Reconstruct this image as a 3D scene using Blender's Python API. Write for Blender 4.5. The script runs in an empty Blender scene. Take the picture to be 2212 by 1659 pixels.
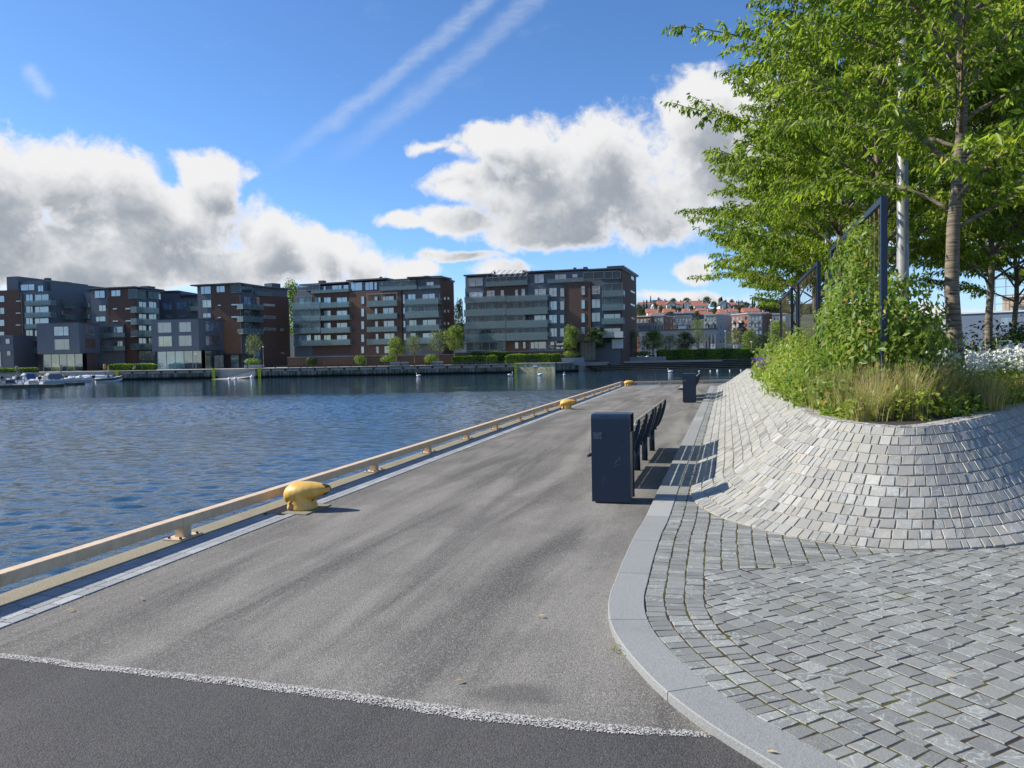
import bpy, bmesh, math, random
import numpy as np
from mathutils import Vector, Matrix
random.seed(7); rng=np.random.default_rng(7)
S=bpy.context.scene; COL=S.collection
# ---------------------------------------------------------------- camera
PITCH,ROLL,EYE=math.radians(1.97),math.radians(1.05),1.6
F=1661.0                                   # focal length in units of a 2212 px wide picture
_f=Vector((0,math.cos(PITCH),-math.sin(PITCH))); _r=Vector((1,0,0)); _u=Vector((0,math.sin(PITCH),math.cos(PITCH)))
RT=_r*math.cos(ROLL)-_u*math.sin(ROLL); UP=_u*math.cos(ROLL)+_r*math.sin(ROLL)
cam=bpy.data.objects.new('camera',bpy.data.cameras.new('camera')); COL.objects.link(cam)
M3=Matrix((RT,UP,-_f)).transposed()
cam.matrix_world=Matrix.Translation((0,0,EYE))@M3.to_4x4()
cam.data.sensor_width=36; cam.data.lens=36*F/2212; cam.data.clip_end=6000; cam.data.clip_start=.05
S.camera=cam
def ray(px,py): return _f*F+RT*(px-1106)+UP*(829.5-py)
def un(px,py,z=0.0):
    d=ray(px,py); t=(z-EYE)/d.z; return Vector((d.x*t,d.y*t,z))
def at(px,py,Y):
    d=ray(px,py); t=Y/d.y; return Vector((d.x*t,Y,EYE+d.z*t))
# ---------------------------------------------------------------- light
SUN_AZ=math.radians(-79); SUN_EL=math.radians(37.5)
sl=bpy.data.lights.new('sun','SUN'); sl.energy=5.0; sl.angle=math.radians(.53); sl.color=(1,.93,.80)
so=bpy.data.objects.new('sun',sl); COL.objects.link(so)
sd=Vector((math.sin(SUN_AZ)*math.cos(SUN_EL),math.cos(SUN_AZ)*math.cos(SUN_EL),math.sin(SUN_EL)))
so.rotation_euler=sd.to_track_quat('Z','Y').to_euler()
S.view_settings.view_transform='Standard'; S.view_settings.look='None'; S.view_settings.exposure=0.54; S.view_settings.gamma=1
# ---------------------------------------------------------------- node helper
class N:
    def __init__(s,tree): s.t=tree; s.n=tree.nodes; s.l=tree.links
    def set(s,sock,v):
        if isinstance(v,bpy.types.NodeSocket): s.l.new(v,sock)
        elif v is not None: sock.default_value=v
    def m(s,op,a,b=None,c=None,clamp=False):
        x=s.n.new('ShaderNodeMath'); x.operation=op; x.use_clamp=clamp
        s.set(x.inputs[0],a)
        if b is not None: s.set(x.inputs[1],b)
        if c is not None: s.set(x.inputs[2],c)
        return x.outputs[0]
    def v(s,op,a,b=None,sc=None):
        x=s.n.new('ShaderNodeVectorMath'); x.operation=op; s.set(x.inputs[0],a)
        if b is not None: s.set(x.inputs[1],b)
        if sc is not None: s.set(x.inputs['Scale'],sc)
        return x.outputs['Value'] if op in('LENGTH','DOT_PRODUCT','DISTANCE') else x.outputs[0]
    def noise(s,vec,scale,detail=4,rough=.5,dist=0,color=False,typ=None,lac=2.0):
        x=s.n.new('ShaderNodeTexNoise'); 
        if typ: x.noise_type=typ
        s.set(x.inputs['Vector'],vec); x.inputs['Scale'].default_value=scale; x.inputs['Detail'].default_value=detail
        x.inputs['Roughness'].default_value=rough; x.inputs['Distortion'].default_value=dist; x.inputs['Lacunarity'].default_value=lac
        return x.outputs['Color' if color else 'Fac']
    def vor(s,vec,scale,out='Distance',feature='F1',rand=1):
        x=s.n.new('ShaderNodeTexVoronoi'); x.feature=feature; s.set(x.inputs['Vector'],vec); x.inputs['Scale'].default_value=scale; x.inputs['Randomness'].default_value=rand
        return x.outputs[out]
    def ss(s,x,a,b,lo=0.,hi=1.):
        y=s.n.new('ShaderNodeMapRange'); y.interpolation_type='SMOOTHSTEP'; s.set(y.inputs[0],x)
        y.inputs[1].default_value=a; y.inputs[2].default_value=b; y.inputs[3].default_value=lo; y.inputs[4].default_value=hi
        return y.outputs[0]
    def mix(s,f,a,b,mode='MIX'):
        x=s.n.new('ShaderNodeMix'); x.data_type='RGBA'; x.blend_type=mode; s.set(x.inputs[0],f)
        for i,c in((6,a),(7,b)):
            if isinstance(c,(tuple,list)): c=tuple(c)[:3]+(1,)
            s.set(x.inputs[i],c)
        return x.outputs[2]
    def xyz(s,x,y,z):
        c=s.n.new('ShaderNodeCombineXYZ'); s.set(c.inputs[0],x); s.set(c.inputs[1],y); s.set(c.inputs[2],z); return c.outputs[0]
    def sep(s,v):
        c=s.n.new('ShaderNodeSeparateXYZ'); s.set(c.inputs[0],v); return c.outputs
    def coord(s,w='Object'):
        return s.n.new('ShaderNodeTexCoord').outputs[w]
    def pos(s): return s.n.new('ShaderNodeNewGeometry').outputs['Position']
    def attr(s,name): 
        a=s.n.new('ShaderNodeAttribute'); a.attribute_name=name; return a.outputs['Fac']
    def bump(s,h,st,dist=.01,normal=None):
        b=s.n.new('ShaderNodeBump'); s.set(b.inputs['Height'],h); s.set(b.inputs['Strength'],st); b.inputs['Distance'].default_value=dist
        if normal is not None: s.set(b.inputs['Normal'],normal)
        return b.outputs[0]
def azel(v): 
    L=v.length; return math.atan2(v.x,v.y), math.asin(v.z/L)
# ---------------------------------------------------------------- sky with clouds (direction space)
W=bpy.data.worlds.new('World'); S.world=W; W.use_nodes=True
w=N(W.node_tree); w.n.clear()
sky=w.n.new('ShaderNodeTexSky'); sky.sky_type='NISHITA'; sky.sun_disc=False; sky.sun_elevation=SUN_EL; sky.sun_rotation=SUN_AZ; sky.air_density=1.0; sky.dust_density=.35; sky.ozone_density=3.2
g=bpy.data.node_groups.new('cloud_field','ShaderNodeTree')
g.interface.new_socket('P',in_out='INPUT',socket_type='NodeSocketVector'); g.interface.new_socket('D',in_out='OUTPUT',socket_type='NodeSocketFloat')
gi=g.nodes.new('NodeGroupInput'); go=g.nodes.new('NodeGroupOutput'); G=N(g)
P=gi.outputs[0]
warp=G.v('SCALE',G.v('SUBTRACT',G.noise(P,9,3,.5,color=True),(.5,.5,.5)),sc=.05)
Q=G.v('ADD',P,warp)
ELL=[(-250,480,330,190,1),(0,410,130,125,1),(130,390,150,100,1),(255,385,110,72,1),(445,365,88,52,1),(455,425,75,62,1),(330,470,240,95,1),(600,520,95,62,1),(700,545,95,55,1),(785,580,55,36,.9),(150,560,380,90,1),(520,575,290,52,1),
 (868,482,62,24,1),(985,478,120,40,1),(1015,395,105,40,1),(1070,320,95,60,1),(1150,330,120,85,1),(1220,430,230,105,1),(1320,345,160,120,1),(1400,450,170,95,1),(1520,280,130,120,1),(1570,400,150,105,1),(1660,260,150,120,1),(1800,350,230,170,1),(2050,380,260,170,1),(1180,500,190,52,1),
 (985,560,110,17,.8),(1080,590,80,26,.8),(1495,578,52,36,.9),(900,590,80,26,.8),(1470,640,160,14,.5),(2000,690,300,22,.5),(940,312,50,12,.45),(985,330,30,14,.5)]
acc=None
for (x,y,rx,ry,wt) in ELL:
    a,e=azel(ray(x,y))
    d=G.v('MULTIPLY',G.v('SUBTRACT',Q,(a,e,0)),(F/rx,F/ry,0))
    q=G.m('MULTIPLY',G.m('SUBTRACT',1.0,G.v('LENGTH',d)),wt)
    q=G.m('MAXIMUM',q,-1.0)
    acc=q if acc is None else G.m('SMOOTH_MAX',acc,q,.25)
fb=G.noise(Q,14,10,.60); fb2=G.noise(Q,48,8,.68)
bil=G.m('ABSOLUTE',G.m('SUBTRACT',G.noise(Q,20,6,.5),.5))
D=G.m('ADD',acc,G.m('MULTIPLY',G.m('SUBTRACT',fb,.5),1.15))
D=G.m('ADD',D,G.m('MULTIPLY',G.m('SUBTRACT',fb2,.5),.62))
D=G.m('SUBTRACT',D,G.m('MULTIPLY',bil,.9))
G.l.new(G.m('ADD',D,-.01),go.inputs[0])
gen=w.coord('Generated'); X,Y,Z=w.sep(gen)
az=w.m('ARCTAN2',X,w.m('ABSOLUTE',Y)); el=w.m('ARCSINE',Z)
Pv=w.xyz(az,el,0)
def field(v):
    n=w.n.new('ShaderNodeGroup'); n.node_tree=g; w.l.new(v,n.inputs[0]); return n.outputs[0]
d0=field(Pv); d1=field(w.v('ADD',Pv,(-.008,.012,0))); d2=field(w.v('ADD',Pv,(-.015,.04,0)))
alpha=w.ss(d0,-.12,.30)
up=w.m('ADD',w.m('MULTIPLY',d1,.3),w.m('MULTIPLY',d2,.7))
grey=w.m('MULTIPLY',w.ss(up,-.02,.85),w.ss(d0,.05,.5))
# wisps and contrails
def trail(p0,p1,wd,amp,sc):
    a0,e0=azel(ray(*p0)); a1,e1=azel(ray(*p1)); L=math.hypot(a1-a0,e1-e0); ux,uy=(a1-a0)/L,(e1-e0)/L
    rel=w.v('SUBTRACT',w.v('ADD',Pv,w.v('SCALE',w.v('SUBTRACT',w.noise(Pv,30,4,.6,color=True),(.5,.5,.5)),sc=.022)),(a0,e0,0))
    s=w.m('DIVIDE',w.v('DOT_PRODUCT',rel,(ux,uy,0)),L); t=w.v('DOT_PRODUCT',rel,(-uy,ux,0))
    band=w.ss(w.m('ABSOLUTE',t),0,wd,1,0)
    st=w.noise(w.xyz(w.m('ADD',w.m('MULTIPLY',s,26),w.m('MULTIPLY',t,160)),w.m('MULTIPLY',t,50),0),1.3,7,.65)
    return w.m('MULTIPLY',w.m('MULTIPLY',band,w.ss(st,.2,.8,.5,1)),w.m('MULTIPLY',w.ss(s,-.1,.35),w.m('MULTIPLY',w.ss(s,1.0,1.4,1,0),amp)))
tr=w.m('ADD',trail((600,350),(1080,-30),.014,.34,1),trail((720,345),(1190,-40),.018,.27,1))
tr=w.m('ADD',tr,trail((50,140),(95,195),.012,.45,1))
wis=w.m('MULTIPLY',w.ss(w.noise(w.v('MULTIPLY',Pv,(1,2.2,1)),9,7,.62),.56,.85),.10)
thin=w.m('ADD',tr,wis,clamp=True)
haze=w.ss(el,.0,.13,.22,0)
ccol=w.mix(grey,(.92,.92,.93),(.36,.40,.46))
bs=w.n.new('ShaderNodeBackground'); 
hs=w.n.new('ShaderNodeHueSaturation'); hs.inputs['Saturation'].default_value=1.10; hs.inputs['Hue'].default_value=.505; w.l.new(sky.outputs[0],hs.inputs['Color'])
tint=w.mix(w.ss(el,-.02,.42),(.78,1.0,1.36),(.74,.94,1.10)); w.l.new(w.mix(1.0,hs.outputs[0],tint,'MULTIPLY'),bs.inputs[0]); bs.inputs[1].default_value=.105
bc=w.n.new('ShaderNodeBackground'); w.l.new(ccol,bc.inputs[0]); bc.inputs[1].default_value=.66
bt=w.n.new('ShaderNodeBackground'); bt.inputs[0].default_value=(.80,.86,.95,1); bt.inputs[1].default_value=.66
m1=w.n.new('ShaderNodeMixShader'); w.l.new(w.m('MAXIMUM',thin,haze),m1.inputs[0]); w.l.new(bs.outputs[0],m1.inputs[1]); w.l.new(bt.outputs[0],m1.inputs[2])
m2=w.n.new('ShaderNodeMixShader'); w.l.new(alpha,m2.inputs[0]); w.l.new(m1.outputs[0],m2.inputs[1]); w.l.new(bc.outputs[0],m2.inputs[2])
wo=w.n.new('ShaderNodeOutputWorld'); w.l.new(m2.outputs[0],wo.inputs[0])
W.cycles.sampling_method='MANUAL'; W.cycles.sample_map_resolution=512
S.cycles.max_bounces=6; S.cycles.diffuse_bounces=2; S.cycles.glossy_bounces=3; S.cycles.transmission_bounces=3; S.cycles.transparent_max_bounces=8
S.cycles.caustics_reflective=False; S.cycles.caustics_refractive=False
# ---------------------------------------------------------------- materials
def mat(name,base=(.5,.5,.5),rough=.7,metal=0,spec=.5,build=None):
    m=bpy.data.materials.new(name); m.use_nodes=True; n=N(m.node_tree); b=m.node_tree.nodes['Principled BSDF']
    b.inputs['Base Color'].default_value=tuple(base)[:3]+(1,); b.inputs['Roughness'].default_value=rough; b.inputs['Metallic'].default_value=metal; b.inputs['Specular IOR Level'].default_value=spec
    if build: build(n,b)
    return m
def simple(name,c,rough=.7,metal=0,var=.12,scale=6,bump=0,spec=.5):
    def f(n,b):
        p=n.coord(); f1=n.noise(p,scale,5,.6); 
        lo=tuple(x*(1-var) for x in c); hi=tuple(min(1,x*(1+var)) for x in c)
        n.set(b.inputs['Base Color'],n.mix(n.ss(f1,.3,.7),lo,hi))
        if bump: n.set(b.inputs['Normal'],n.bump(f1,bump,.01))
    return mat(name,c,rough,metal,spec,f)
def _asph(dark):
    def f(n,b):
        p=n.pos(); 
        fine=n.noise(p,150,3,.7); agg=n.vor(p,150,'Distance'); cell=n.vor(p,150,'Color'); cr=n.sep(cell)[0]
        big=n.noise(p,.9,4,.55); mid=n.noise(p,7,4,.6)
        # traffic streaks running along the quay
        x,y,z=n.sep(p); k=math.radians(15.2)
        a=n.m('ADD',n.m('MULTIPLY',x,math.sin(k)),n.m('MULTIPLY',y,math.cos(k))); c=n.m('SUBTRACT',n.m('MULTIPLY',x,math.cos(k)),n.m('MULTIPLY',y,math.sin(k)))
        st=n.noise(n.xyz(n.m('MULTIPLY',c,1.5),n.m('MULTIPLY',a,.16),0),1.25,5,.6,.6)
        if dark: lo,hi=(.050,.048,.048),(.074,.071,.070)
        else: lo,hi=(.072,.068,.065),(.215,.204,.186)
        col=n.mix(n.ss(st,.30,.66),lo,hi)
        col=n.mix(n.m('MULTIPLY',n.ss(big,.45,.62),.38),col,(.075,.070,.068) if not dark else (.05,.05,.052))
        # individual aggregate stones: light and dark chips
        g1=n.ss(cr,.55,1.0,0,1); col=n.mix(n.m('MULTIPLY',g1,.42),col,(.36,.34,.31) if not dark else (.13,.13,.13))
        col=n.mix(n.m('MULTIPLY',n.ss(cr,.3,.0),.5),col,(.06,.06,.06) if not dark else (.018,.018,.018))
        col=n.mix(n.m('MULTIPLY',n.ss(mid,.55,.75),.2),col,(.1,.1,.1) if not dark else (.03,.03,.03))
        col=n.mix(n.m('MULTIPLY',n.ss(n.noise(p,55,2,.5),.66,.72),.55),col,(.45,.43,.4) if not dark else (.10,.10,.10))
        if not dark:
            q=un(1115,1500); dd=n.v('LENGTH',n.v('MULTIPLY',n.v('SUBTRACT',p,(q.x,q.y,0)),(1,1.6,0))); dd=n.m('ADD',dd,n.m('MULTIPLY',n.m('SUBTRACT',mid,.5),.25))
            col=n.mix(n.ss(dd,.26,.10,0,.55),col,(.06,.056,.055))
        n.set(b.inputs['Base Color'],col)
        n.set(b.inputs['Normal'],n.bump(n.m('ADD',n.m('MULTIPLY',agg,-1.0),n.m('MULTIPLY',fine,.5)),.45,.006))
    return f
MA={}
MA['asphalt']=mat('asphalt',rough=.9,spec=.3,build=_asph(False)); MA['asphalt_new']=mat('asphalt_new',rough=.85,spec=.35,build=_asph(True))
def _line(n,b):
    p=n.pos(); c=n.sep(n.vor(p,190,'Color'))[0]; f=n.noise(p,7,4,.6)
    th=n.m('ADD',n.m('MULTIPLY',c,.8),n.m('MULTIPLY',f,.6))
    col=n.mix(n.ss(th,.30,.70),(.16,.16,.155),(.44,.43,.41)); n.set(b.inputs['Base Color'],col)
    a=n.m('ADD',n.m('MULTIPLY',c,.75),n.attr('edge')); n.set(b.inputs['Alpha'],n.ss(a,.50,.56))
    n.set(b.inputs['Normal'],n.bump(c,.2,.003))
MA['line']=mat('road_paint',rough=.8,build=_line)
def _stone(base,var,joint=None,vein=True,warm=None):
    def f(n,b):
        p=n.pos(); r=n.attr('rnd'); 
        r2=n.m('FRACT',n.m('MULTIPLY',r,7.31)); r3=n.m('FRACT',n.m('MULTIPLY',r,23.7))
        lo=tuple(x*(1-var) for x in base); hi=tuple(x*(1+var) for x in base)
        col=n.mix(r2,lo,hi)
        col=n.mix(n.m('MULTIPLY',n.ss(r3,.86,.93),.45),col,tuple(min(.6,x*1.75) for x in base))
        off=n.v('ADD',p,n.xyz(n.m('MULTIPLY',r,50),n.m('MULTIPLY',r2,30),0))
        gr=n.noise(off,240,3,.75); sp=n.noise(off,55,4,.7)
        col=n.mix(n.ss(gr,.35,.65),n.mix(.28,col,(.03,.035,.04)),n.mix(.16,col,(.6,.62,.62)))
        col=n.mix(n.m('MULTIPLY',n.ss(sp,.5,.75),.22),col,(.08,.09,.09))
        if vein:
            vn=n.noise(n.v('ADD',n.v('SCALE',off,sc=.6),(0,0,3)),14,4,.5,1.4)
            v_=n.m('MULTIPLY',n.ss(n.m('ABSOLUTE',n.m('SUBTRACT',vn,.5)),.03,.0),n.ss(r3,.45,.6))
            col=n.mix(n.m('MULTIPLY',v_,.5),col,(.5,.56,.54))
        if warm: col=n.mix(n.m('MULTIPLY',n.ss(n.m('FRACT',n.m('MULTIPLY',r,41.3)),.4,1),.5),col,warm)
        dirt=n.noise(p,1.3,5,.6); col=n.mix(n.m('MULTIPLY',n.ss(dirt,.5,.75),.22),col,(.12,.115,.09))
        n.set(b.inputs['Base Color'],col)
        n.set(b.inputs['Normal'],n.bump(n.m('ADD',gr,n.m('MULTIPLY',sp,1.6)),.5,.006))
    return f
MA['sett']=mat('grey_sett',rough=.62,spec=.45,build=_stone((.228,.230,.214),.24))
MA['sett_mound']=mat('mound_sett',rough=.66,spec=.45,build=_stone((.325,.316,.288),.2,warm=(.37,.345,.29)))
MA['kerb']=mat('kerb_granite',rough=.7,spec=.4,build=_stone((.275,.28,.275),.06,vein=False))
MA['edge_sett']=mat('edge_sett',rough=.65,spec=.45,build=_stone((.33,.345,.355),.14,vein=False))
def _joint(n,b):
    p=n.pos(); f=n.noise(p,2.2,5,.6); g_=n.noise(p,90,3,.7)
    col=n.mix(g_,(.03,.022,.016),(.075,.055,.04)); col=n.mix(n.m('MULTIPLY',n.ss(f,.42,.60),.85),col,(.095,.095,.025)); n.set(b.inputs['Base Color'],col); n.set(b.inputs['Normal'],n.bump(g_,.6,.01))
MA['joint']=mat('mossy_joint',rough=.95,spec=.1,build=_joint)
MA['mortar']=simple('mortar',(.42,.38,.29),.9,0,.25,30,.5)
def _conc(n,b):
    p=n.pos(); f=n.noise(p,40,5,.7); g_=n.noise(p,3,5,.6); h=n.vor(p,60)
    col=n.mix(f,(.16,.14,.10),(.29,.265,.20)); col=n.mix(n.m('MULTIPLY',n.ss(g_,.5,.7),.5),col,(.15,.13,.095)); n.set(b.inputs['Base Color'],col); n.set(b.inputs['Normal'],n.bump(n.m('ADD',f,h),.5,.006))
MA['coping']=mat('coping_concrete',rough=.9,build=_conc)
MA['quaywall']=simple('quay_concrete',(.16,.15,.13),.9,0,.4,2,.4)
MA['soil']=simple('soil',(.035,.025,.017),.95,0,.5,25,.8)
def _peach(n,b):
    p=n.pos(); sp=n.noise(p,26,4,.65); r_=n.noise(p,9,5,.7); st=n.noise(n.v('MULTIPLY',p,(30,30,3)),1.0,4,.6)
    col=n.mix(n.ss(r_,.35,.65),(.56,.41,.265),(.66,.505,.345)); col=n.mix(n.m('MULTIPLY',n.ss(st,.58,.75),.4),col,(.35,.20,.10))
    chip=n.ss(sp,.685,.71); col=n.mix(chip,col,(.10,.05,.03)); n.set(b.inputs['Base Color'],col); n.set(b.inputs['Normal'],n.bump(n.m('SUBTRACT',r_,chip),.25,.004))
MA['peach']=mat('peach_painted_steel',rough=.5,build=_peach)
def _yel(n,b):
    p=n.pos(); o=n.coord(); r_=n.noise(o,9,5,.65); big=n.noise(n.v('ADD',o,(.37,.1,0)),5.2,5,.6)
    col=n.mix(n.ss(r_,.3,.7),(.60,.33,.05),(.72,.46,.12)); col=n.mix(n.m('MULTIPLY',n.ss(n.noise(o,30,4,.6),.55,.75),.35),col,(.42,.22,.05))
    ch=n.ss(big,.60,.615); col=n.mix(ch,col,(.045,.02,.012)); n.set(b.inputs['Base Color'],col); n.set(b.inputs['Normal'],n.bump(n.m('SUBTRACT',r_,n.m('MULTIPLY',ch,1.5)),.35,.006)); n.set(b.inputs['Roughness'],n.m('ADD',.42,n.m('MULTIPLY',ch,.4)))
MA['yellow']=mat('yellow_painted_iron',rough=.42,build=_yel)
def _navy(n,b):
    p=n.coord(); f=n.noise(p,5,5,.6); sc=n.noise(n.v('MULTIPLY',p,(3,3,26)),2,5,.7)
    col=n.mix(f,(.003,.015,.042),(.005,.022,.056)); col=n.mix(n.m('MULTIPLY',n.ss(sc,.70,.74),.25),col,(.25,.3,.35)); n.set(b.inputs['Base Color'],col); n.set(b.inputs['Roughness'],n.m('ADD',.28,n.m('MULTIPLY',f,.25)))
MA['navy']=mat('navy_powder_coat',rough=.4,spec=.5,build=_navy)
MA['black']=simple('black_plastic',(.012,.012,.014),.5)
MA['sidegrey']=simple('bin_side_panel',(.055,.065,.07),.5)
MA['steel']=simple('galvanised_steel',(.25,.25,.25),.5,.15,.15,8)
MA['darkbolt']=simple('bolt',(.05,.04,.035),.6,.5)
def _wood(n,b):
    p=n.coord(); f=n.noise(n.v('MULTIPLY',p,(40,3,40)),1.2,5,.6); n.set(b.inputs['Base Color'],n.mix(f,(.30,.28,.24),(.48,.45,.39))); n.set(b.inputs['Normal'],n.bump(f,.3,.003))
MA['wood']=mat('weathered_wood',rough=.75,build=_wood)
def leafmat(name,lo,hi,tr,yel=None,gloss=.3):
    m=bpy.data.materials.new(name); m.use_nodes=True; n=N(m.node_tree); n.n.clear()
    r=n.attr('rnd'); r2=n.m('FRACT',n.m('MULTIPLY',r,13.7)); col=n.mix(r,lo,hi)
    if yel: col=n.mix(n.ss(r2,.93,.96),col,yel)
    d=n.n.new('ShaderNodeBsdfPrincipled'); n.set(d.inputs['Base Color'],col); d.inputs['Roughness'].default_value=.42; d.inputs['Specular IOR Level'].default_value=gloss
    t=n.n.new('ShaderNodeBsdfTranslucent'); n.set(t.inputs[0],n.mix(r,tuple(x*2.6 for x in lo),tuple(min(.8,x*2.3) for x in hi)))
    mx=n.n.new('ShaderNodeMixShader'); mx.inputs[0].default_value=tr; n.l.new(d.outputs[0],mx.inputs[1]); n.l.new(t.outputs[0],mx.inputs[2])
    o=n.n.new('ShaderNodeOutputMaterial'); n.l.new(mx.outputs[0],o.inputs[0]); return m
MA['leaf']=leafmat('tree_leaf',(.036,.085,.010),(.25,.33,.024),.44,(.36,.33,.03),.3)
MA['vine']=leafmat('vine_leaf',(.055,.12,.016),(.19,.25,.032),.32,(.36,.24,.05),.22)
MA['cover']=leafmat('groundcover_leaf',(.10,.17,.02),(.27,.33,.04),.32,(.35,.27,.04),.3)
MA['darkleaf']=leafmat('dark_shrub_leaf',(.012,.032,.008),(.045,.09,.014),.2,None,.3)
MA['hedge']=leafmat('hedge_leaf',(.06,.13,.015),(.20,.31,.03),.3)
MA['farleaf']=leafmat('far_tree_leaf',(.07,.12,.02),(.20,.26,.045),.35)
MA['conifer']=leafmat('conifer_leaf',(.015,.035,.014),(.04,.075,.025),.1)
MA['grass']=leafmat('grass_blade',(.13,.17,.035),(.34,.34,.08),.35,(.42,.30,.11),.35)
MA['straw']=leafmat('straw_blade',(.42,.30,.13),(.68,.52,.28),.3,None,.3)
MA['white_petal']=leafmat('white_petal',(.62,.62,.55),(.82,.82,.78),.25)
MA['lav']=leafmat('lavender_petal',(.12,.06,.22),(.26,.16,.42),.25)
def _bark(n,b):
    p=n.coord(); z=n.v('MULTIPLY',p,(2.2,2.2,30)); f=n.noise(z,1.5,5,.65); g_=n.noise(p,5,5,.6)
    col=n.mix(n.ss(f,.35,.65),(.07,.06,.045),(.27,.22,.165)); col=n.mix(n.m('MULTIPLY',n.ss(g_,.5,.7),.55),col,(.07,.06,.05)); col=n.mix(n.m('MULTIPLY',n.ss(n.noise(p,2.1,4,.7),.62,.7),.8),col,(.24,.16,.03))
    col=n.mix(n.m('MULTIPLY',n.ss(f,.66,.72),.7),col,(.38,.33,.26)); n.set(b.inputs['Base Color'],col); n.set(b.inputs['Normal'],n.bump(f,.6,.01))
MA['bark']=mat('cherry_bark',rough=.8,spec=.3,build=_bark)
def _brick(n,b):
    p=n.coord(); f=n.noise(n.v('MULTIPLY',p,(1,1,3)),1.6,6,.7); row=n.noise(n.v('MULTIPLY',p,(1.2,1.2,9)),1.0,3,.7); c=n.vor(n.v('MULTIPLY',p,(4,4,12)),1.0,'Color')
    col=n.mix(n.ss(f,.3,.7),(.108,.072,.056),(.165,.108,.083)); col=n.mix(.35,col,n.mix(n.sep(c)[0],(.07,.042,.034),(.21,.12,.085))); col=n.mix(n.m('MULTIPLY',n.ss(row,.6,.8),.35),col,(.18,.11,.085)); n.set(b.inputs['Base Color'],col)
MA['brick']=mat('brown_brick',rough=.9,spec=.2,build=_brick)
def _clad(c):
    def f(n,b):
        p=n.coord(); z=n.sep(p)[2]; l=n.m('FRACT',n.m('MULTIPLY',z,1.7)); f1=n.noise(p,.8,4,.6)
        col=n.mix(f1,tuple(x*.85 for x in c),tuple(x*1.15 for x in c)); col=n.mix(n.m('MULTIPLY',n.ss(l,.06,.0),.5),col,tuple(x*.4 for x in c)); n.set(b.inputs['Base Color'],col)
    return f
MA['clad']=mat('grey_cladding',rough=.6,build=_clad((.11,.124,.145)))
MA['clad_light']=mat('light_cladding',rough=.6,build=_clad((.30,.30,.31)))
MA['clad_box']=mat('slate_cladding',rough=.6,build=_clad((.125,.14,.165)))
MA['roofdark']=simple('roof_edge_metal',(.06,.07,.085),.45,.2)
MA['frame']=simple('window_frame_grey',(.12,.13,.14),.5)
MA['framew']=simple('window_frame_white',(.62,.62,.6),.5)
def glass(name,c,rough=.04,spec=1.0,var=.5):
    def f(n,b):
        p=n.coord(); x=n.noise(p,.35,3,.6); y=n.noise(n.v('MULTIPLY',p,(1.5,1.5,.3)),1.1,3,.6)
        n.set(b.inputs['Base Color'],n.mix(n.ss(x,.35,.65),tuple(v*(1-var) for v in c),tuple(v*(1+var) for v in c))); n.set(b.inputs['Normal'],n.bump(x,.08,.3)); b.inputs['IOR'].default_value=2.1
    return mat(name,c,rough,0,spec,f)
MA['glass']=glass('window_glass_dark',(.045,.065,.085)); MA['glass_b']=glass('window_glass_blue',(.15,.24,.32)); MA['glass_c']=glass('window_glass_curtain',(.13,.15,.16)); MA['glass_t']=glass('shop_glass_teal',(.13,.26,.30),var=.2); MA['glass_w']=glass('window_glass_warm',(.24,.235,.12),var=.5)
def alphaglass(name,c,a,rough=.08):
    m=bpy.data.materials.new(name); m.use_nodes=True; n=N(m.node_tree); n.n.clear()
    d=n.n.new('ShaderNodeBsdfPrincipled'); d.inputs['Base Color'].default_value=c+(1,); d.inputs['Roughness'].default_value=rough; d.inputs['Specular IOR Level'].default_value=1.0
    t=n.n.new('ShaderNodeBsdfTransparent'); t.inputs[0].default_value=(.75,.85,.85,1); mx=n.n.new('ShaderNodeMixShader'); n.set(mx.inputs[0],n.m('ADD',a,n.m('MULTIPLY',n.m('SUBTRACT',n.noise(n.coord(),.25,2,.5),.5),.14)))
    n.l.new(t.outputs[0],mx.inputs[1]); n.l.new(d.outputs[0],mx.inputs[2]); o=n.n.new('ShaderNodeOutputMaterial'); n.l.new(mx.outputs[0],o.inputs[0]); return m
MA['rail_glass']=alphaglass('balcony_glass',(.17,.25,.265),.46); MA['screen']=alphaglass('glass_screen',(.05,.08,.09),.38)
MA['white']=simple('white_gelcoat',(.72,.73,.74),.3,0,.05); MA['cream']=simple('cream_render',(.55,.54,.5),.8,0,.08,1); MA['whitewall']=simple('white_weatherboard',(.70,.70,.67),.7,0,.06,1)
MA['terracotta']=simple('terracotta_tiles',(.34,.125,.08),.75,0,.25,3); MA['redbrick']=simple('pale_red_brick',(.21,.095,.065),.9,0,.2,1); MA['concrete']=simple('pale_concrete',(.36,.36,.34),.85,0,.12,.6); MA['hallgrey']=simple('hall_render',(.33,.34,.36),.85,0,.12,.3)
MA['hallblue']=simple('hall_sheet',(.17,.21,.27),.6,0,.08,.2); MA['beige']=simple('beige_render',(.50,.40,.30),.8,0,.1,.4)
MA['promenade']=simple('promenade_paving',(.36,.34,.30),.85,0,.12,.5); MA['land']=simple('land_ground',(.16,.17,.12),.95,0,.4,.05); MA['hill']=simple('hill_scrub',(.040,.060,.022),.95,0,.5,.06)
MA['planter']=simple('planter_concrete',(.26,.27,.28),.8,0,.12,1); MA['timberdark']=simple('dark_timber',(.06,.055,.04),.8,0,.3,2); MA['timberpale']=simple('pale_timber',(.30,.27,.19),.8,0,.3,2)
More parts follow.
